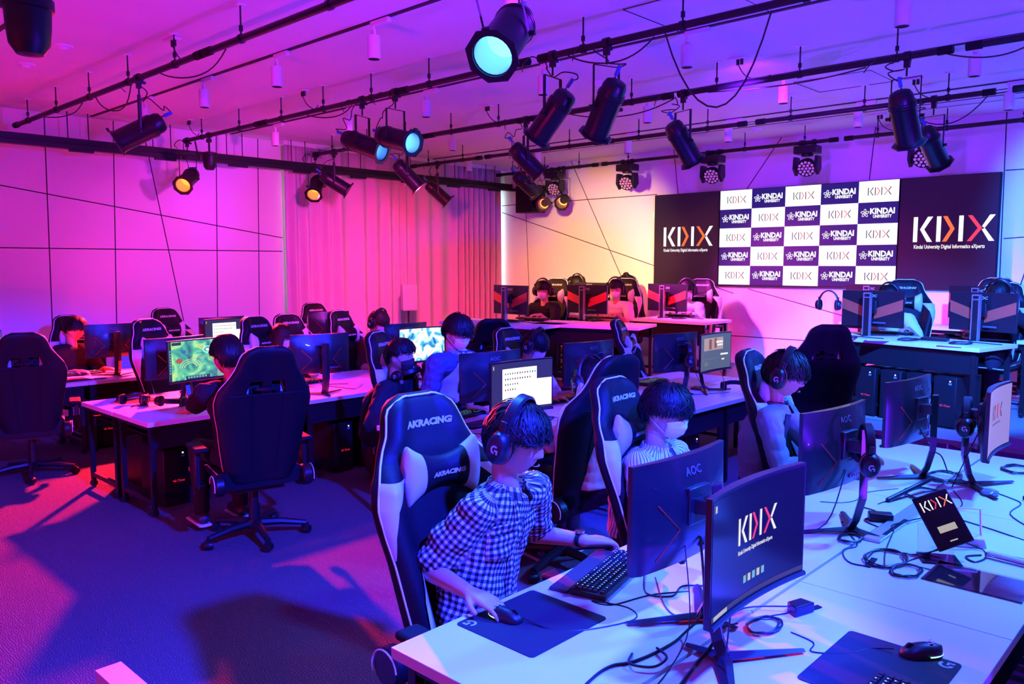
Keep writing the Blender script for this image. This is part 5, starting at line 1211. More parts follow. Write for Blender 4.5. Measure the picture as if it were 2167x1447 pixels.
# ------------------------------------------------------------------ chairs placed
for a in [
 (1.97, 2.34, 1.38, -92, 'gaming chair behind the plaid-shirt player in front, neck pillow showing', 0),
 (3.71, 2.67, 1.36, 84, 'gaming chair seen from behind between the plaid and striped shirt players', 0),
 (3.25, 2.36, 1.31, -86, 'gaming chair behind the player in the striped shirt', 0),
 (4.47, 2.24, 1.36, -80, 'gaming chair behind the bespectacled player in the grey jacket', 0),
 (6.72, 2.66, 1.37, 38, 'gaming chair seen from behind before the right platform, strap showing through its holes', 0),
 (2.60, 4.55, 1.36, 76, 'gaming chair seen from behind with the dark-shirted player at the game screen', 0),
 (2.05, 7.48, 1.31, 72, 'gaming chair seen from behind at the far left edge', 0),
 (3.20, 7.82, 1.35, -72, 'empty gaming chair with white neck pillow behind the game screen', 0),
 (4.22, 9.78, 1.34, -80, 'empty gaming chair by the left wall, above the chair behind the game screen', 0),
 (3.05, 9.50, 1.32, -78, 'gaming chair by the left wall holding the dark seated player', 0),
 (4.16, 7.52, 1.345, -78, 'gaming chair with neck pillow left of the long-haired player', 0),
 (4.80, 7.96, 1.32, -88, 'gaming chair half hidden behind the one left of the long-haired player', 0),
 (6.20, 9.60, 1.34, -92, 'gaming chair behind the open-backed monitor at the curtain', 0),
 (5.20, 7.55, 1.36, -72, 'gaming chair with tilted pillow left of the player in the dark brown shirt', 0),
 (3.90, 5.13, 1.34, -66, 'gaming chair behind the player wearing a black mask', 0),
 (5.50, 5.42, 1.35, 50, 'gaming chair turned away, right of the standing man', 0),
 (5.16, 4.92, 1.31, -84, 'gaming chair facing the camera between the standing man and the masked player in white', 0),
 (6.70, 4.82, 1.31, -66, 'empty gaming chair with twisted pillow in front of the stage', 0),
 (8.55, 7.18, 1.23, 190, 'stage gaming chair behind the player in the black T-shirt', STG),
 (9.20, 6.48, 1.23, 190, 'stage gaming chair behind the player in the white T-shirt', STG),
 (10.05, 5.80, 1.22, 200, 'stage gaming chair at the right end, behind the light blue shirt', STG),
 (10.05, 8.05, 1.24, 180, 'stage gaming chair in the back row left of the warm-lit wall seam', STG),
 (10.05, 7.08, 1.25, 195, 'stage gaming chair in the back row beside the dark screen panel', STG),
 (9.30, 2.88, 1.26, 195, 'stage gaming chair behind the right stage player in the white T-shirt', STG),
 (9.35, 1.95, 1.24, 175, 'stage gaming chair at the far right behind the large lettered monitor', STG),
 (10.42, 2.25, 1.27, 178, 'stage gaming chair in the back row at the far right', STG)]:
    chair(a[0], a[1], a[2], a[3], a[4], GCH, a[5])

# ------------------------------------------------------------------ monitors placed
GM = 'curved gaming monitors'; GMS = 'flat monitors on the stage'
monitor('back', 2.26, 1.36, 89, 'monitor seen from behind directly before the plaid-shirt player', GM)
monitor('kdix', 2.05, 1.00, -91, 'nearest monitor, dark desktop with logo facing the camera', GM, top=.56)
monitor('back', 3.47, 1.33, 84, 'monitor seen from behind, headset hanging on its stand', GM)
monitor('back', 4.62, 1.38, 84, 'monitor seen from behind under the computer towers', GM)
monitor('glow', 4.62, .97, -88, 'monitor at the right edge with a pale washed-out logo screen', GM)
monitor('back', 4.02, 3.98, 83, 'monitor seen from behind before the standing man', GM)
monitor('icons', 3.78, 3.48, -95, 'monitor with a white window of icons in the middle row', GM)
monitor('back', 5.08, 3.92, 82, 'monitor seen from behind right of the masked player in white', GM)
monitor('back', 6.24, 3.84, 78, 'monitor seen from behind left of the dark game lobby screen', GM)
monitor('lobby', 6.48, 3.60, -90, 'monitor with a dark game lobby picture, right end of the middle row', GM)
monitor('game', 3.02, 6.42, -82, 'monitor showing a bright green game map', GM)
monitor('back', 2.98, 6.72, 97, 'monitor back to back with the green game screen', GM)
monitor('back', 4.00, 6.10, 77, 'monitor seen from behind beside the long-haired player', GM)
monitor('art', 5.10, 6.02, -96, 'monitor with a pale blue figure drawing left of the standing man', GM)
monitor('back', 5.35, 6.55, 88, 'monitor behind the one with the blue figure drawing', GM)
monitor('icons', 4.40, 8.62, -84, 'small distant monitor with a white window, row by the left wall', GM)
monitor('back', 4.52, 8.92, 86, 'monitor behind the distant white-window screen', GM)
monitor('back', 5.98, 8.90, 72, 'monitor with glowing red chevrons before the curtain', GM)
monitor('back', 3.22, 8.72, 84, 'monitor with a red chevron before the dark player by the left wall', GM)
monitor('teal', 1.92, 8.62, -80, 'monitor cut by the left edge of the picture with a teal screen', GM)
monitor('band', 7.22, 6.80, -4, 'stage monitor with orange band at the curtain edge', GMS, STG + TZ)
monitor('band', 8.00, 6.22, 2, 'stage monitor with orange band before the white T-shirt player', GMS, STG + TZ)
monitor('band', 9.10, 5.75, -3, 'stage monitor with orange band before the light blue shirt player', GMS, STG + TZ)
monitor('band', 9.00, 7.62, 0, 'stage back-row monitor behind the black T-shirt player', GMS, STG + TZ)
monitor('band', 9.05, 6.92, 0, 'stage back-row monitor behind the white T-shirt player', GMS, STG + TZ)
monitor('band', 8.20, 2.83, -6, 'left large lettered monitor on the right side of the stage', GMS, STG + TZ)
monitor('band', 8.35, 1.90, -16, 'right large lettered monitor on the right side of the stage', GMS, STG + TZ)
monitor('band', 9.92, 3.45, -6, 'back-row monitor peeking over the left large lettered monitor', GMS, STG + TZ + .02)
monitor('band', 9.90, 2.30, -6, 'back-row monitor peeking over the right large lettered monitor', GMS, STG + TZ + .02)

# ------------------------------------------------------------------ keyboards, mice, pads
keyboard(2.34, 1.70, -76, 'keyboard under the left hand of the plaid-shirt player')
pad(1.865, 1.665, -90, 'mouse pad under the hand of the plaid-shirt player', w_=.37, h_=.33)
mouse(1.815, 1.735, -80, 'mouse in the hand of the plaid-shirt player')
pad(2.30, .73, 90, 'mouse pad in the bottom right foreground', w_=.40, h_=.32)
mouse(2.475, .675, 136, 'mouse with a glowing side strip in the bottom right foreground')
keyboard(2.03, .655, 90, 'keyboard just cut off by the bottom edge of the picture')
keyboard(4.55, 1.62, -88, 'keyboard behind the monitor stand, before the grey jacket player')
keyboard(4.72, .74, 90, 'keyboard at the right edge of the picture')
keyboard(3.35, 1.66, -88, 'keyboard of the striped shirt player behind the monitor', rest=False)
keyboard(4.12, 4.38, -82, 'keyboard under the hand of the standing man')
pad(3.98, 4.08, -88, 'mouse pad on the middle row below the standing man', w_=.3, h_=.2)
keyboard(5.15, 4.30, -86, 'keyboard of the masked player in white', led=KLR)
keyboard(4.12, 3.50, 86, 'keyboard by the pale sleeve, behind the plaid-shirt player', rest=False)
keyboard(6.55, 4.30, -84, 'keyboard left of the dark game lobby screen')
keyboard(3.25, 6.05, 84, 'keyboard below the green game screen', led=KLR)
keyboard(4.20, 6.72, -84, 'keyboard behind the monitor of the long-haired player', led=KLR)
keyboard(3.35, 6.95, -88, 'keyboard on the far side of the green game screen', led=KLR, rest=False)
keyboard(2.95, 8.98, -84, 'keyboard of the dark player by the left wall', rest=False)
keyboard(5.55, 6.90, -84, 'keyboard of the player in the dark brown shirt', led=KLR, rest=False)
pad(2.75, 8.62, -88, 'mouse pad on the row by the left wall', logo=False)
mouse(2.62, 8.60, -60, 'mouse on the row by the left wall')
pad(2.72, 6.92, -88, 'mouse pad on the left corner of the game-screen row', w_=.3, h_=.22, logo=False)
pad(3.05, 6.05, 90, 'dark mouse pad below the green game screen', w_=.28, h_=.2, logo=False)
for (x, y, f_, l) in ((7.55, 6.75, 184, 'keyboard of the stage player in the black T-shirt'), (8.32, 6.25, 184, 'keyboard of the stage player in the white T-shirt'), (9.35, 5.75, 184, 'keyboard of the stage player in the light blue shirt'), (8.45, 2.75, 170, 'keyboard behind the left large lettered monitor'), (8.62, 1.35, 166, 'keyboard at the right edge of the stage')):
    keyboard(x, y, f_, l, STG + TZ, led=KLR if x < 8.4 or y > 5 else KLED, rest=False)

# ------------------------------------------------------------------ loose and hanging headsets
headset(HM(2.50, 1.40, .86, 20, 10, 0), 'headset leaning beside the stand behind the nearest monitor')
headset(HM(3.44, 1.19, 1.07, 120, 0, 6), 'headset hanging on the stand before the grey jacket player')
headset(HM(4.62, 1.10, 1.05, 100, 0, 0), 'headset hanging behind the pale logo screen')
headset(HM(6.21, 3.70, 1.04, -50, 0, 0), 'headset hanging between the two right monitors of the middle row')
headset(HM(6.62, 3.46, .775, 30, 84, 0), 'headset lying on the right end of the middle row')
headset(HM(2.74, 6.30, .785, 215, 80, 10), 'headset lying on the near corner of the game-screen row')
headset(HM(8.12, 3.24, STG + TZ + .30, 180, 0, 0), 'headset hanging on the left of the left lettered monitor')
headset(HM(2.62, 6.72, .77, 40, 82, 0), 'headset lying at the far left corner of the game-screen row')

# ------------------------------------------------------------------ computer towers
GTW = 'black computer towers'
for i, (x, y) in enumerate(((7.93, 2.66), (7.88, 2.42), (7.83, 2.18), (7.78, 1.94))): tower(x, y, 180 - 13, 'black tower with red lettering under the right stage desk, %s from the left' % ('first', 'second', 'third', 'fourth')[i], GTW, STG)
for i, x in enumerate((5.30, 5.56, 5.82)): tower(x, 3.62, -90, 'black tower with ribbed top under the right end of the middle row, %s' % ('leftmost', 'centre one', 'rightmost')[i], GTW)
tower(3.25, 6.20, -90, 'black tower under the game-screen row behind the seated dark player', GTW)
tower(4.15, 6.20, -90, 'black tower under the game-screen row with a red mark', GTW)
tower(4.45, 6.20, -90, 'black tower with a white light under the game-screen row', GTW)
tower(2.66, 6.28, -90, 'black tower at the left end under the game-screen row', GTW)
tower(2.78, 6.95, -90, 'black tower at the back left under the game-screen row', GTW)
tower(3.05, 8.75, -90, 'black tower under the desk by the left wall', GTW)
tower(3.35, 8.75, -90, 'black tower under the desk by the left wall, right of its twin', GTW)
tower(8.1, 7.0, 184, 'tower under the left stage desk', GTW, STG)

# ------------------------------------------------------------------ people
T1 = cloth('black_tshirt', (.015, .014, .016)); T2 = cloth('white_tshirt', (.75, .74, .76)); T3 = cloth('grey_jacket', (.20, .22, .26), vary=.25, scale=160); T4 = cloth('denim_shirt', (.06, .09, .17), vary=.15, scale=200)
T5 = cloth('dark_hoodie', (.018, .018, .022)); T6 = cloth('brown_shirt', (.06, .02, .02)); T7 = cloth('light_blue_shirt', (.35, .50, .62)); T8 = cloth('maroon_top', (.10, .02, .02)); T9 = cloth('navy_tshirt', (.03, .03, .06))
P1 = person('person in a plaid short-sleeved shirt and headset, hand on a mouse', (1.99, 2.06, .55), (2.12, 1.97, 1.228), -76, 13, -82, (1.795, 1.895, .775), (2.44, 1.90, .785), PLAID, .80, vox=.0052, hairkw=dict(style='short', n=420, ef=80, es=98, eb=128, vol=.030), headset_label='headset worn by the plaid-shirt player', fdir={'r': (.10, -.9, -.12), 'l': (.9, -.35, -.15)}, collar=True, wr=.022, curl=.35, pole={'r': (-.5, .45, -1), 'l': (.5, .6, -1)}, build=1.04, neckring=T2)
drape(P1, .66, .085, .105, .115, 'chest_pocket', PLAID); drape(P1, .66, -.085, .105, .115, 'chest_pocket', PLAID)
drape(P1, .76, .085, .11, .035, 'pocket_flap', PLAID, off=.007); drape(P1, .76, -.085, .11, .035, 'pocket_flap', PLAID, off=.007)
drape(P1, .48, 0, .032, .46, 'button_placket', PLAID, off=.005, nx=3, ny=20)
w_ = P1['wr']['l']; fd = (P1['wr']['l'] - P1['el']['l']).normalized(); q = fd.cross(Vector((0, 0, 1))).normalized(); u = q.cross(fd)
m = MB(); m.tube([w_ - fd * .022 + (q * math.cos(a) + u * .85 * math.sin(a)) * .031 for a in [2 * PI * k / 22 for k in range(22)]], .011, 6, flat=.22, closed=True, up=fd) if False else None
m = MB(); c0 = w_ - fd * .022; vs = []; fs = []
for k in range(22):
    a = 2 * PI * k / 22; dv = q * math.cos(a) + u * .88 * math.sin(a)
    for r_, o_ in ((.029, -.010), (.0325, -.009), (.0325, .009), (.029, .010)): vs.append(c0 + dv * r_ + fd * o_)
for k in range(22):
    for j in range(4): fs.append((k * 4 + j, k * 4 + (j + 1) % 4, ((k + 1) % 22) * 4 + (j + 1) % 4, ((k + 1) % 22) * 4 + j))
m.add(vs, fs); wt = tag(m.build('wristwatch', BLKM), 'watch on the left wrist of the plaid-shirt player', 'watch')
F = Matrix((q, fd, u)).transposed().to_4x4(); F.translation = c0 + u * .029; m = MB(); m.lathe([(.001, 0), (.020, 0), (.021, .004), (.020, .008), (.001, .009)], 20, M=F, cap0=False, cap1=False); m.build('watch_face', CHROME, wt)
person('person in a striped shirt and white mask looking right', (3.26, 2.20, .56), (3.26, 2.06, 1.165), -85, 12, -86, (3.10, 1.78, .76), (3.55, 1.78, .76), STRIPE, .75, vox=.007, hairkw=dict(style='short', n=420, ef=84, es=90, eb=124, vol=.032, seed=4), mk=MASKW, collar=True, wr=.016, neckring=T2)
P3 = person('person in glasses, headset and grey zip jacket', (4.42, 2.12, .58), (4.40, 1.99, 1.235), -80, 15, -80, (4.36, 1.72, .765), (4.72, 1.70, .765), T3, 1.88, build=.94, vox=.0052, hairkw=dict(style='short', n=420, ef=86, es=98, eb=126, vol=.030, seed=7), gl=True, collar=True, wr=.014, headset_label='headset worn by the person in glasses and grey jacket', neckring=T1, tee=None)
drape(P3, .62, 0, .13, .40, 'inner_tshirt', T9, off=.004, nx=8, ny=16)
P4 = person('person standing bent over the desk in denim shirt, mask and glasses', (4.27, 4.76, .88), (4.12, 4.44, 1.355), -86, 22, -84, (3.98, 4.66, .60), (4.22, 4.42, .775), T4, .85, build=1.1, vox=.007, hairkw=dict(style='short', n=380, ef=80, es=88, eb=122, vol=.030, seed=9), mk=MASKW, gl=True, stand=(4.30, 4.88, 0), collar=True, wr=.020, fdir={'l': (.7, -.7, -.1)}, neckring=T2)
drape(P4, .58, 0, .19, .52, 'white_undershirt', T2, off=.004, nx=8, ny=16)
person('person in dark clothes and a black face mask', (3.78, 4.99, .56), (3.85, 4.79, 1.165), -70, 4, -70, (3.58, 4.50, .76), (3.82, 4.48, .76), T5, 1.9, vox=.008, hairkw=dict(style='short', n=300, ef=66, es=80, eb=120, vol=.028, seed=11), mk=MASKB, wr=.016)
headset(HM(3.865, 4.76, 1.035, -70, 70, 0), 'headset worn around the neck of the person in the black mask')
person('person with headset, white mask and loose white top', (5.16, 4.78, .56), (5.20, 4.62, 1.165), -76, 24, -78, (5.06, 4.32, .76), (5.36, 4.34, .76), T2, .9, vox=.009, hairkw=dict(style='short', n=320, ef=94, es=106, eb=126, vol=.024, seed=13), mk=MASKW, headset_label='headset worn by the masked player in white', wr=.02)
person('person half hidden behind a chair, pale sleeve reaching to a keyboard', (3.80, 2.86, .56), (3.88, 2.98, 1.15), 78, 12, 80, (4.20, 3.32, .77), (3.66, 3.32, .77), T2, .62, vox=.009, hairkw=dict(style='short', n=220, ef=84, es=96, eb=126, vol=.024, seed=15), headset_label='headset worn by the player hidden behind the chair', pole={'l': (-1, -.2, -.6), 'r': (.6, 0, -1)})
person('person seen from behind in dark clothes playing the green game', (2.62, 4.96, .60), (2.57, 5.02, 1.265), 96, 8, 84, (2.90, 5.62, .77), (2.52, 5.58, .80), T1, .8, vox=.008, hairkw=dict(style='short', n=360, ef=80, es=92, eb=132, vol=.024, seed=17), mk=MASKW, gl=True, wr=.016)
person('person with long hair and mask behind a monitor', (4.45, 7.45, .56), (4.36, 7.36, 1.125), -66, 16, -80, (4.2, 7.05, .76), (4.5, 7.05, .76), T8, 1.8, vox=.010, hairkw=dict(style='long', m=HAIRB, n=260, ef=80, es=112, eb=132, vol=.022, seed=19), mk=MASKW)
person('person in a dark brown shirt, headset and white mask', (5.50, 7.42, .56), (5.56, 7.30, 1.215), -76, 22, -78, (5.30, 6.98, .76), (5.62, 7.00, .76), T6, .9, vox=.009, hairkw=dict(style='short', m=HAIRB, n=320, ef=88, es=98, eb=126, vol=.026, seed=21), mk=MASKW, headset_label='headset worn by the player in the dark brown shirt', collar=True)
person('person in dark clothes seated before the left wall', (3.02, 9.32, .56), (3.02, 9.22, 1.185), -52, 14, -74, (2.92, 8.98, .76), (3.22, 9.0, .76), T1, .8, vox=.010, hairkw=dict(style='short', n=240, ef=86, es=98, eb=126, vol=.024, seed=23), fdir={'l': (.7, -.7, -.1)})
Z = STG
person('stage player in a black T-shirt, headset and white mask', (8.10, 7.10, Z + .50), (8.02, 6.98, 1.52), 200, 12, 192, (7.74, 7.10, Z + .77), (7.76, 6.80, Z + .77), T1, .7, vox=.010, hairkw=dict(style='short', n=240, ef=72, es=84, eb=122, vol=.020, seed=25), mk=MASKW, headset_label='headset worn by the stage player in the black T-shirt', neckring=T2)
person('stage player hidden to the forehead behind a monitor', (9.45, 7.50, Z + .50), (9.40, 7.50, 1.565), 185, 10, 180, (9.22, 7.6, Z + .77), (9.22, 7.3, Z + .77), T2, .7, vox=.012, hairkw=dict(style='short', n=200, ef=80, es=94, eb=124, vol=.022, seed=27), headset_label='headset worn by the stage player hidden to the forehead')
person('stage player in a white T-shirt, headset and white mask looking down', (8.78, 6.42, Z + .50), (8.70, 6.30, 1.54), 206, 18, 190, (8.50, 6.42, Z + .77), (8.52, 6.14, Z + .77), T2, .8, vox=.010, hairkw=dict(style='short', n=240, ef=66, es=80, eb=122, vol=.018, seed=29), mk=MASKW, headset_label='headset worn by the stage player in the white T-shirt')
person('stage player in dark clothes turned away beside the dark screen panel', (9.50, 6.62, Z + .50), (9.35, 6.58, 1.585), 150, 8, 170, (9.1, 6.75, Z + .77), (9.1, 6.4, Z + .77), T1, .8, vox=.012, hairkw=dict(style='short', n=200, ef=82, es=94, eb=128, vol=.024, seed=31), headset_label='headset worn by the stage player in dark clothes turned away')
person('stage player in a light blue shirt half behind a monitor', (9.78, 5.92, Z + .50), (9.62, 5.78, 1.52), 205, 16, 190, (9.48, 5.95, Z + .77), (9.48, 5.62, Z + .77), T7, 1.8, vox=.010, hairkw=dict(style='short', n=220, ef=82, es=94, eb=126, vol=.020, seed=33), mk=MASKW, headset_label='headset worn by the stage player in the light blue shirt')
person('right stage player in a white T-shirt behind the lettered monitor', (8.98, 2.92, Z + .50), (8.90, 2.90, 1.52), 172, 20, 178, (8.56, 2.95, Z + .77), (8.62, 2.62, Z + .77), T2, .72, vox=.010, hairkw=dict(style='short', n=240, ef=84, es=96, eb=128, vol=.022, seed=35), headset_label='headset worn by the right stage player in the white T-shirt')
person('right stage player mostly hidden behind the right lettered monitor', (9.10, 1.95, Z + .50), (9.02, 1.92, 1.565), 175, 16, 172, (8.75, 2.12, Z + .77), (8.72, 1.35, Z + .77), T1, 1.2, vox=.012, hairkw=dict(style='short', n=200, ef=84, es=96, eb=128, vol=.022, seed=37), headset_label='headset worn by the right stage player mostly hidden')

# ------------------------------------------------------------------ things on the front desks
t = empty('tablet', (3.42, .88, TZ + .145), rz=math.radians(-62), label='dark tablet with logo leaning on a clear holder', cat='tablet')
Mt = Matrix.Rotation(math.radians(-28), 4, 'X') @ Matrix.Rotation(math.radians(-24), 4, 'Y')
m = MB(); m.box((0, 0, 0), (.140, .010, .22), M=Mt); m.build('body', BLK, t, bevel=.004)
m = MB(); m.box((0, -.0054, 0), (.130, .001, .208), M=Mt); sc_ = m.build('screen', mat('tablet_glass', (.01, .01, .012), .12), t)
m = MB(); logo_kdix(m, Mt @ frame((0, -.0064, .045), (1, 0, 0), (0, 0, 1)), .040, 0, .13); m.build('logo', [emis('scr_white', (.9, .9, .95), 1.0), emis('scr_pink', (1, .05, .12), .9), emis('led_orange', (1, .18, .04), 1.1)], sc_, smooth=False)
m = MB(); m.box((0, -.0064, -.035), (.07, .0008, .026), M=Mt); m.box((0, -.0064, -.085), (.03, .0008, .005), M=Mt); m.build('login_box', emis('scr_form', (.45, .4, .38), 1), sc_, smooth=False)
CLR = mat('clear_acrylic', (.85, .9, .95), .03, trans=1.0)
t = empty('tablet_holder', (3.36, .87, TZ), rz=math.radians(-62), label='clear folding holder under the dark tablet', cat='holder')
m = MB(); m.box((0, .0, .003), (.14, .12, .006)); m.build('base', CLR, t, bevel=.001)
m = MB(); m.box((0, .045, .07), (.13, .005, .13), M=Matrix.Rotation(-.25, 4, 'X')); m.build('back_plate', CLR, t, bevel=.001)
t = empty('white_stand', (3.62, .84, TZ), rz=math.radians(-62), label='white device stand with a framed opening behind the tablet', cat='stand')
m = MB(); m.box((0, 0, .02), (.14, .08, .04), taper=.85); m.build('base', WHT, t, bevel=.006)
m = MB(); m.tube([(-.06, .02, .03), (-.06, .05, .14), (.06, .05, .14), (.06, .02, .03)], .005, 6); m.build('frame', WHT, t)
PAPER = mat('paper', (.82, .82, .83), .7)
t = empty('sign_sheet', (3.22, .70, TZ), rz=math.radians(0), label='clear sleeve with printed sheets lying at the right', cat='sheet')
m = MB(); m.box((0, 0, .002), (.21, .30, .001)); m.build('paper', PAPER, t, smooth=False)
m = MB(); m.box((0, 0, .0045), (.235, .32, .003)); m.build('sleeve', CLR, t, smooth=False)
m = MB(); rn = random.Random(8)
for k in range(14): m.box((.085 - k * .013, .02 + rn.uniform(-.02, .02), .0027), (.004, rn.uniform(.12, .22), .0003))
m.build('printed_lines', mat('faint_print', (.45, .45, .5), .7), t, smooth=False)
thing(MB().box((0, 0, .001), (.26, .21, .0012), rz=.15), 'paper_sheet', PAPER, 'plain pale sheet behind the clear sleeve at the right', 'paper', loc=(3.72, .72, TZ))
thing(MB().box((0, 0, .012), (.05, .17, .016), rz=-.1), 'clear_pen_case', CLR, 'clear pen-like pack between the two paper sheets', 'pack', loc=(3.52, .66, TZ), bevel=.006)
thing(MB().ball((0, 0, .014), .045, sc=(1.2, .9, .32), nu=18), 'plastic_bag', mat('thin_plastic', (.7, .8, .85), .15, trans=.8), 'small crumpled clear bag before the pale logo screen', 'bag', loc=(4.50, .95, TZ))
thing(MB().box((0, 0, .020), (.055, .10, .036), rz=.5), 'power_brick', BLK, 'black power brick between the tablet and the headset stand', 'power brick', loc=(3.70, 1.205, TZ), bevel=.005)
t = empty('cable_duct', (3.72, 1.135, TZ), label='metal cable duct strip along the middle of the nearest row', cat='duct'); m = MB(); m.box((0, 0, .006), (.66, .07, .012)); m.build('lid', mat('pale_metal', (.6, .62, .66), .35, .6), t, bevel=.002); m = MB(); m.box((-.1, -.02, .0125), (.28, .018, .001)); m.build('slot', BLKM, t, smooth=False)
t = empty('desk_microphone_wedge', (2.52, 1.06, TZ), rz=-.3, label='small wedge-shaped black adapter with wires on the right of the nearest monitor', cat='adapter'); m = MB(); m.prism([(-.045, -.02), (.045, -.02), (.035, .03), (-.03, .03)], .035); m.build('body', BLK, t, bevel=.004); m = MB(); m.box((.07, -.0, .003), (.05, .02, .003)); m.build('strip', BLKM, t, smooth=False)
thing(MB().box((0, 0, .003), (.11, .022, .004), rz=.1), 'cable_flap', BLKM, 'short black strip near the seam left of the tablet', 'strip', loc=(3.14, 1.05, TZ))
t = empty('equipment_case', (3.13, .17, 0), label='black case standing beyond the desk edge at the bottom right', cat='case'); m = MB(); m.box((0, 0, .40), (.66, .54, .78)); m.build('body', BLKM, t, bevel=.008); m = MB(); m.box((0, 0, .80), (.68, .56, .03)); m.build('lid', BLK, t, bevel=.006)
for sx in (-.28, .28):
    for sy in (-.22, .22): MB().cyl((sx, sy, 0), (sx, sy, .03), .02).build('foot', BLKM, t)
t = empty('white_box', (1.19, 3.0, 0), label='long white box on the carpet at the bottom left', cat='box'); m = MB(); m.box((0, 0, .09), (.10, .9, .18)); m.build('body', WHT, t, bevel=.003); m = MB(); m.box((0, 0, .183), (.105, .905, .012)); m.build('lid', WHT, t, bevel=.002)
# cables on the nearest row
cable([(1.84, 1.68, .012), (1.86, 1.58), (1.93, 1.50), (2.10, 1.43), (2.16, 1.50), (2.12, 1.62), (2.14, 1.55), (2.30, 1.50), (2.42, 1.42)], 'mouse cable curling over the pad of the plaid-shirt player', .0022)
cable([(2.44, 1.62, .01), (2.30, 1.52, .002), (2.34, 1.44), (2.44, 1.46), (2.50, 1.40)], 'keyboard cable before the headset behind the nearest monitor')
cable([(2.42, 1.56, .01), (2.26, 1.42), (2.22, 1.33), (2.34, 1.27), (2.50, 1.33, .03)], 'looped cable between keyboard and headset', .003)
cable([(2.28, 1.30, .26), (2.24, 1.26, .05), (2.10, 1.25, .005), (1.98, 1.25), (1.86, 1.27), (1.80, 1.30), (1.72, 1.30), (1.60, 1.27), (1.52, 1.20)], 'thick black power cable running to the bottom edge', .0045)
cable([(1.97, 1.26, .006), (1.93, 1.20, .012), (1.86, 1.20, .01), (1.83, 1.26, .01), (1.90, 1.30)], 'short bight tied on the thick power cable', .004)
cable([(2.06, 1.05, .27), (2.07, 1.12, .05), (1.98, 1.13), (1.84, 1.10), (1.66, 1.06), (1.55, 1.0)], 'black cable dropping from the nearest monitor to the bottom edge', .005)
cable([(2.20, 1.31, .26), (2.12, 1.24, .03), (1.85, 1.16), (1.68, 1.14)], 'thin cable left of the nearest monitor stand', .002)
cable([(2.02, 1.04, .27), (1.98, 1.04, .05), (1.90, .99), (1.75, .96), (1.65, .94)], 'thin cable along the nearest monitor stand', .0025)
coil(2.34, 1.10, .055, 4, 'coiled black cable right of the nearest monitor stand', tail=[(2.42, 1.12, 0), (2.48, 1.09, 0), (2.5, 1.07, .02)], seed=2)
cable([(2.36, 1.02), (2.34, .94), (2.28, .92), (2.34, .84), (2.42, .80), (2.44, .74, .012)], 'mouse cable in the bottom right foreground', .0022)
cable([(2.5, 1.08, .02), (2.40, 1.20, .01), (2.25, 1.20), (2.2, 1.12, .05)], 'wires from the wedge adapter to the nearest monitor', .003)
coil(3.22, 1.02, .085, 4, 'tangle of black cables left of the tablet', tail=[(3.35, .95, 0), (3.42, .88, .02)], seed=3)
coil(3.36, 1.21, .05, 4, 'small coil of cable at the foot of the second monitor stand', tail=[(3.46, 1.25, 0)], seed=4)
coil(3.14, .92, .06, 3, 'second tangle of cable before the tablet', tail=[(3.22, .86, 0)], seed=5)
cable([(3.45, 1.26), (3.30, 1.16), (3.20, 1.18), (3.08, 1.10), (3.15, .98), (3.3, .94), (3.4, .88, .03)], 'long black cable looping from the second stand to the tablet')
cable([(3.44, 1.27, .27), (3.40, 1.33, .03), (3.22, 1.42), (3.05, 1.40)], 'black cable from the second monitor to the left')
cable([(3.55, 1.32), (3.70, 1.30), (3.84, 1.34), (3.80, 1.24), (3.66, 1.26), (3.60, 1.18)], 'thin cable loop behind the power brick')
cable([(3.52, .86, .04), (3.6, .78), (3.5, .74), (3.42, .76), (3.46, .80), (3.52, .76)], 'black cable bundle right of the tablet', .0035)
cable([(3.14, 1.0), (3.30, 1.05), (3.55, 1.1, .012), (3.62, 1.12, .02), (3.95, 1.05), (4.2, 1.0), (4.45, 1.1)], 'black cable crossing the cable duct')
coil(4.28, 1.20, .09, 4, 'bundle of pale and black cables tied by a stick', tail=[(4.05, 1.28, 0), (3.95, 1.30, 0)], seed=6)
coil(4.70, 1.22, .10, 5, 'tangle of cables between the two right stands', tail=[(4.6, 1.15, .05)], seed=7)
thing(MB().cyl((0, 0, .01), (.34, -.10, .07), .012, 10), 'wrapped_cable_rod', CAB, 'thick wrapped cable bundle lying left of the right stands', 'cable bundle', loc=(4.02, 1.28, TZ))
coil(5.15, .96, .085, 4, 'coiled black cable by the right edge behind the pale screen', r=.004, seed=8)
cable([(4.72, 1.14), (4.6, 1.0), (4.5, .86), (4.42, .80), (4.2, .80), (4.0, .66)], 'cable running right of the pale logo screen')
cable([(4.64, 1.05, .27), (4.50, 1.12, .01), (4.22, 1.08), (4.10, 1.06), (3.98, .98), (3.9, .8), (3.8, .6)], 'long cable with plug before the pale logo screen')
cable([(4.3, 1.32), (4.1, 1.42), (3.95, 1.40), (3.85, 1.44), (3.8, 1.52)], 'thin cable toward the grey jacket player', .002)
cable([(4.60, 1.32, .27), (4.62, 1.26, .16), (4.66, 1.22, .12), (4.72, 1.2, .02)], 'cable hanging from the monitor below the towers', .0035)
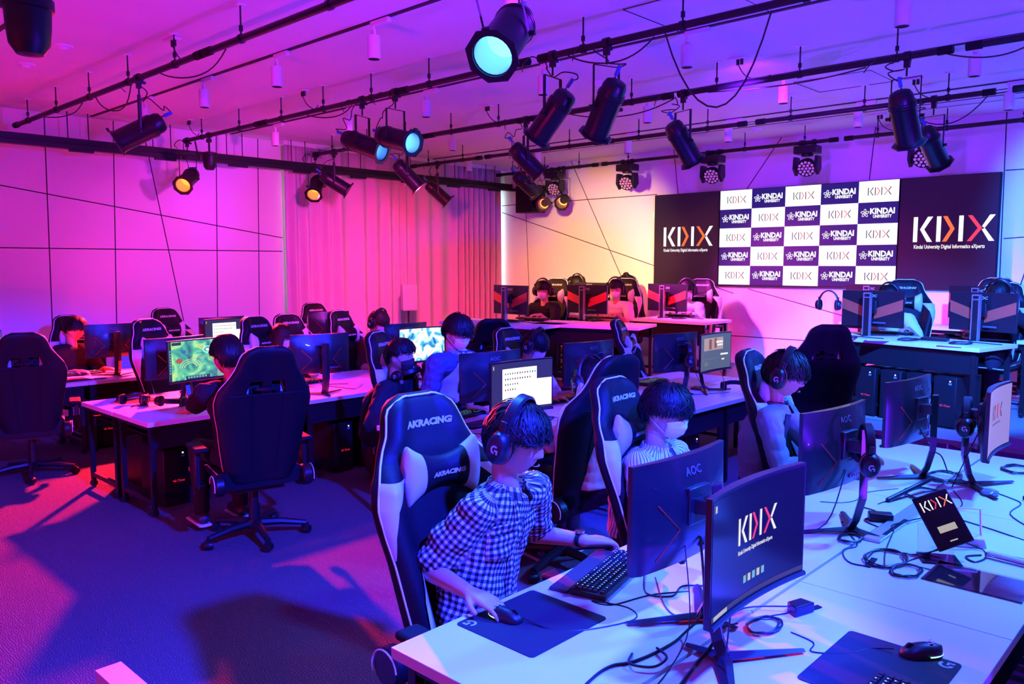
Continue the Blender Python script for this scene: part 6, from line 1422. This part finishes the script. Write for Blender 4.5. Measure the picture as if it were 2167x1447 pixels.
# cables on the other rows
coil(4.45, 3.86, .07, 4, 'tangle of cables right of the white icon window', seed=9, tail=[(4.6, 3.8, 0), (4.75, 3.75, 0)])
coil(4.72, 3.62, .06, 3, 'cable coil by the pale sleeve', seed=10)
cable([(3.9, 4.2), (3.75, 4.1), (3.7, 3.95), (3.8, 3.8)], 'cable on the middle row behind the front chair')
cable([(6.2, 3.95), (6.1, 3.8), (6.2, 3.65), (6.5, 3.5), (6.55, 3.48)], 'cable lying before the dark lobby screen')
coil(6.55, 3.78, .08, 4, 'cable tangle behind the dark lobby screen', seed=11, tail=[(6.8, 3.9, 0)])
cable([(6.35, 3.72, .2), (6.42, 3.66, .05), (6.7, 3.62, .0), (6.75, 3.66, .12), (6.6, 3.64, .22)], 'cable hanging below the dark lobby screen')
coil(2.62, 6.62, .05, 3, 'cable coil at the left corner of the game-screen row', seed=12)
coil(2.92, 6.18, .05, 3, 'cable coil between the headset and the seated dark player', seed=13)
cable([(4.05, 6.22, .1), (4.2, 6.35), (4.35, 6.5), (4.5, 6.4)], 'cable right of the monitor by the long-haired player')
cable([(4.1, 6.15, .05), (4.35, 6.1), (4.5, 6.2), (4.6, 6.3)], 'second cable right of the monitor by the long-haired player')
coil(3.0, 8.5, .05, 2, 'cable on the row by the left wall', seed=14)
for i, (x, y, l) in enumerate(((7.75, 2.9, 'left cable heap under the lettered monitors'), (7.9, 2.4, 'middle cable heap under the lettered monitors'), (7.85, 1.95, 'right cable heap under the lettered monitors'), (7.0, 6.6, 'cable heap on the left stage desk'), (7.9, 6.0, 'cable heap before the white T-shirt player'), (8.98, 5.5, 'cable heap before the light blue shirt player'))):
    coil(x, y, .10, 4, l, z=STG + TZ, seed=20 + i, r=.004, tail=[(x + .1, y - .3, 0)])
for i, (x, y, a, l) in enumerate(((7.72, 2.2, .2, 'sheet of paper on the right stage desk, near the front edge'), (7.70, 2.6, .5, 'tilted sheet of paper on the right stage desk'), (7.62, 1.95, -.2, 'sheet of paper at the right corner of the stage desk'), (4.55, 6.25, .3, 'loose sheet on the game-screen row'))):
    thing(MB().box((0, 0, .001), (.15, .21, .0012), rz=a), 'paper_sheet', PAPER, l, 'paper', loc=(x, y, (STG if x > 7 else 0) + TZ))
thing(MB().box((0, 0, .015), (.10, .22, .03)), 'small_box', BLK, 'small flat black box on the right stage desk', 'box', loc=(8.0, 2.2, STG + TZ), bevel=.004)
t = empty('bag', (4.30, 5.55, 0), label='dark bag on the floor under the game-screen row', cat='bag'); m = MB(); m.ball((0, 0, .2), .2, sc=(1.2, .8, 1.0), nu=20, nv=12); m.v = [(x, y, max(z, 0.0)) for x, y, z in m.v]; m.build('body', cloth('bag_cloth', (.03, .015, .02)), t); m = MB(); m.tube(smooth_path([(-.1, 0, .36), (-.05, -.02, .46), (.05, -.02, .46), (.1, 0, .36)]), .012, 6); m.build('handle', BLKM, t)
t = empty('wire_basket', (3.02, 6.62, 0), label='black mesh basket under the game-screen row', cat='basket'); m = MB()
for k in range(24): m.cyl((-.25 + k * .0217, -.2, .14), (-.25 + k * .0217, -.2, .36), .002, 4)
for k in range(11): m.cyl((-.25, -.2, .14 + k * .022), (.25, -.2, .14 + k * .022), .002, 4)
m.build('mesh_front', STEEL, t); m = MB(); m.tube([(-.25, -.2, .36), (.25, -.2, .36), (.25, .2, .36), (-.25, .2, .36)], .006, 6, closed=True); m.tube([(-.25, -.2, .14), (.25, -.2, .14), (.25, .2, .14), (-.25, .2, .14)], .006, 6, closed=True); m.build('rim', STEEL, t); m = MB(); m.box((0, 0, .138), (.5, .4, .006)); m.build('bottom', BLKM, t, smooth=False)
for sx in (-.24, .24):
    for sy in (-.19, .19): MB().cyl((sx, sy, 0), (sx, sy, .14), .008).build('leg', STEEL, t)
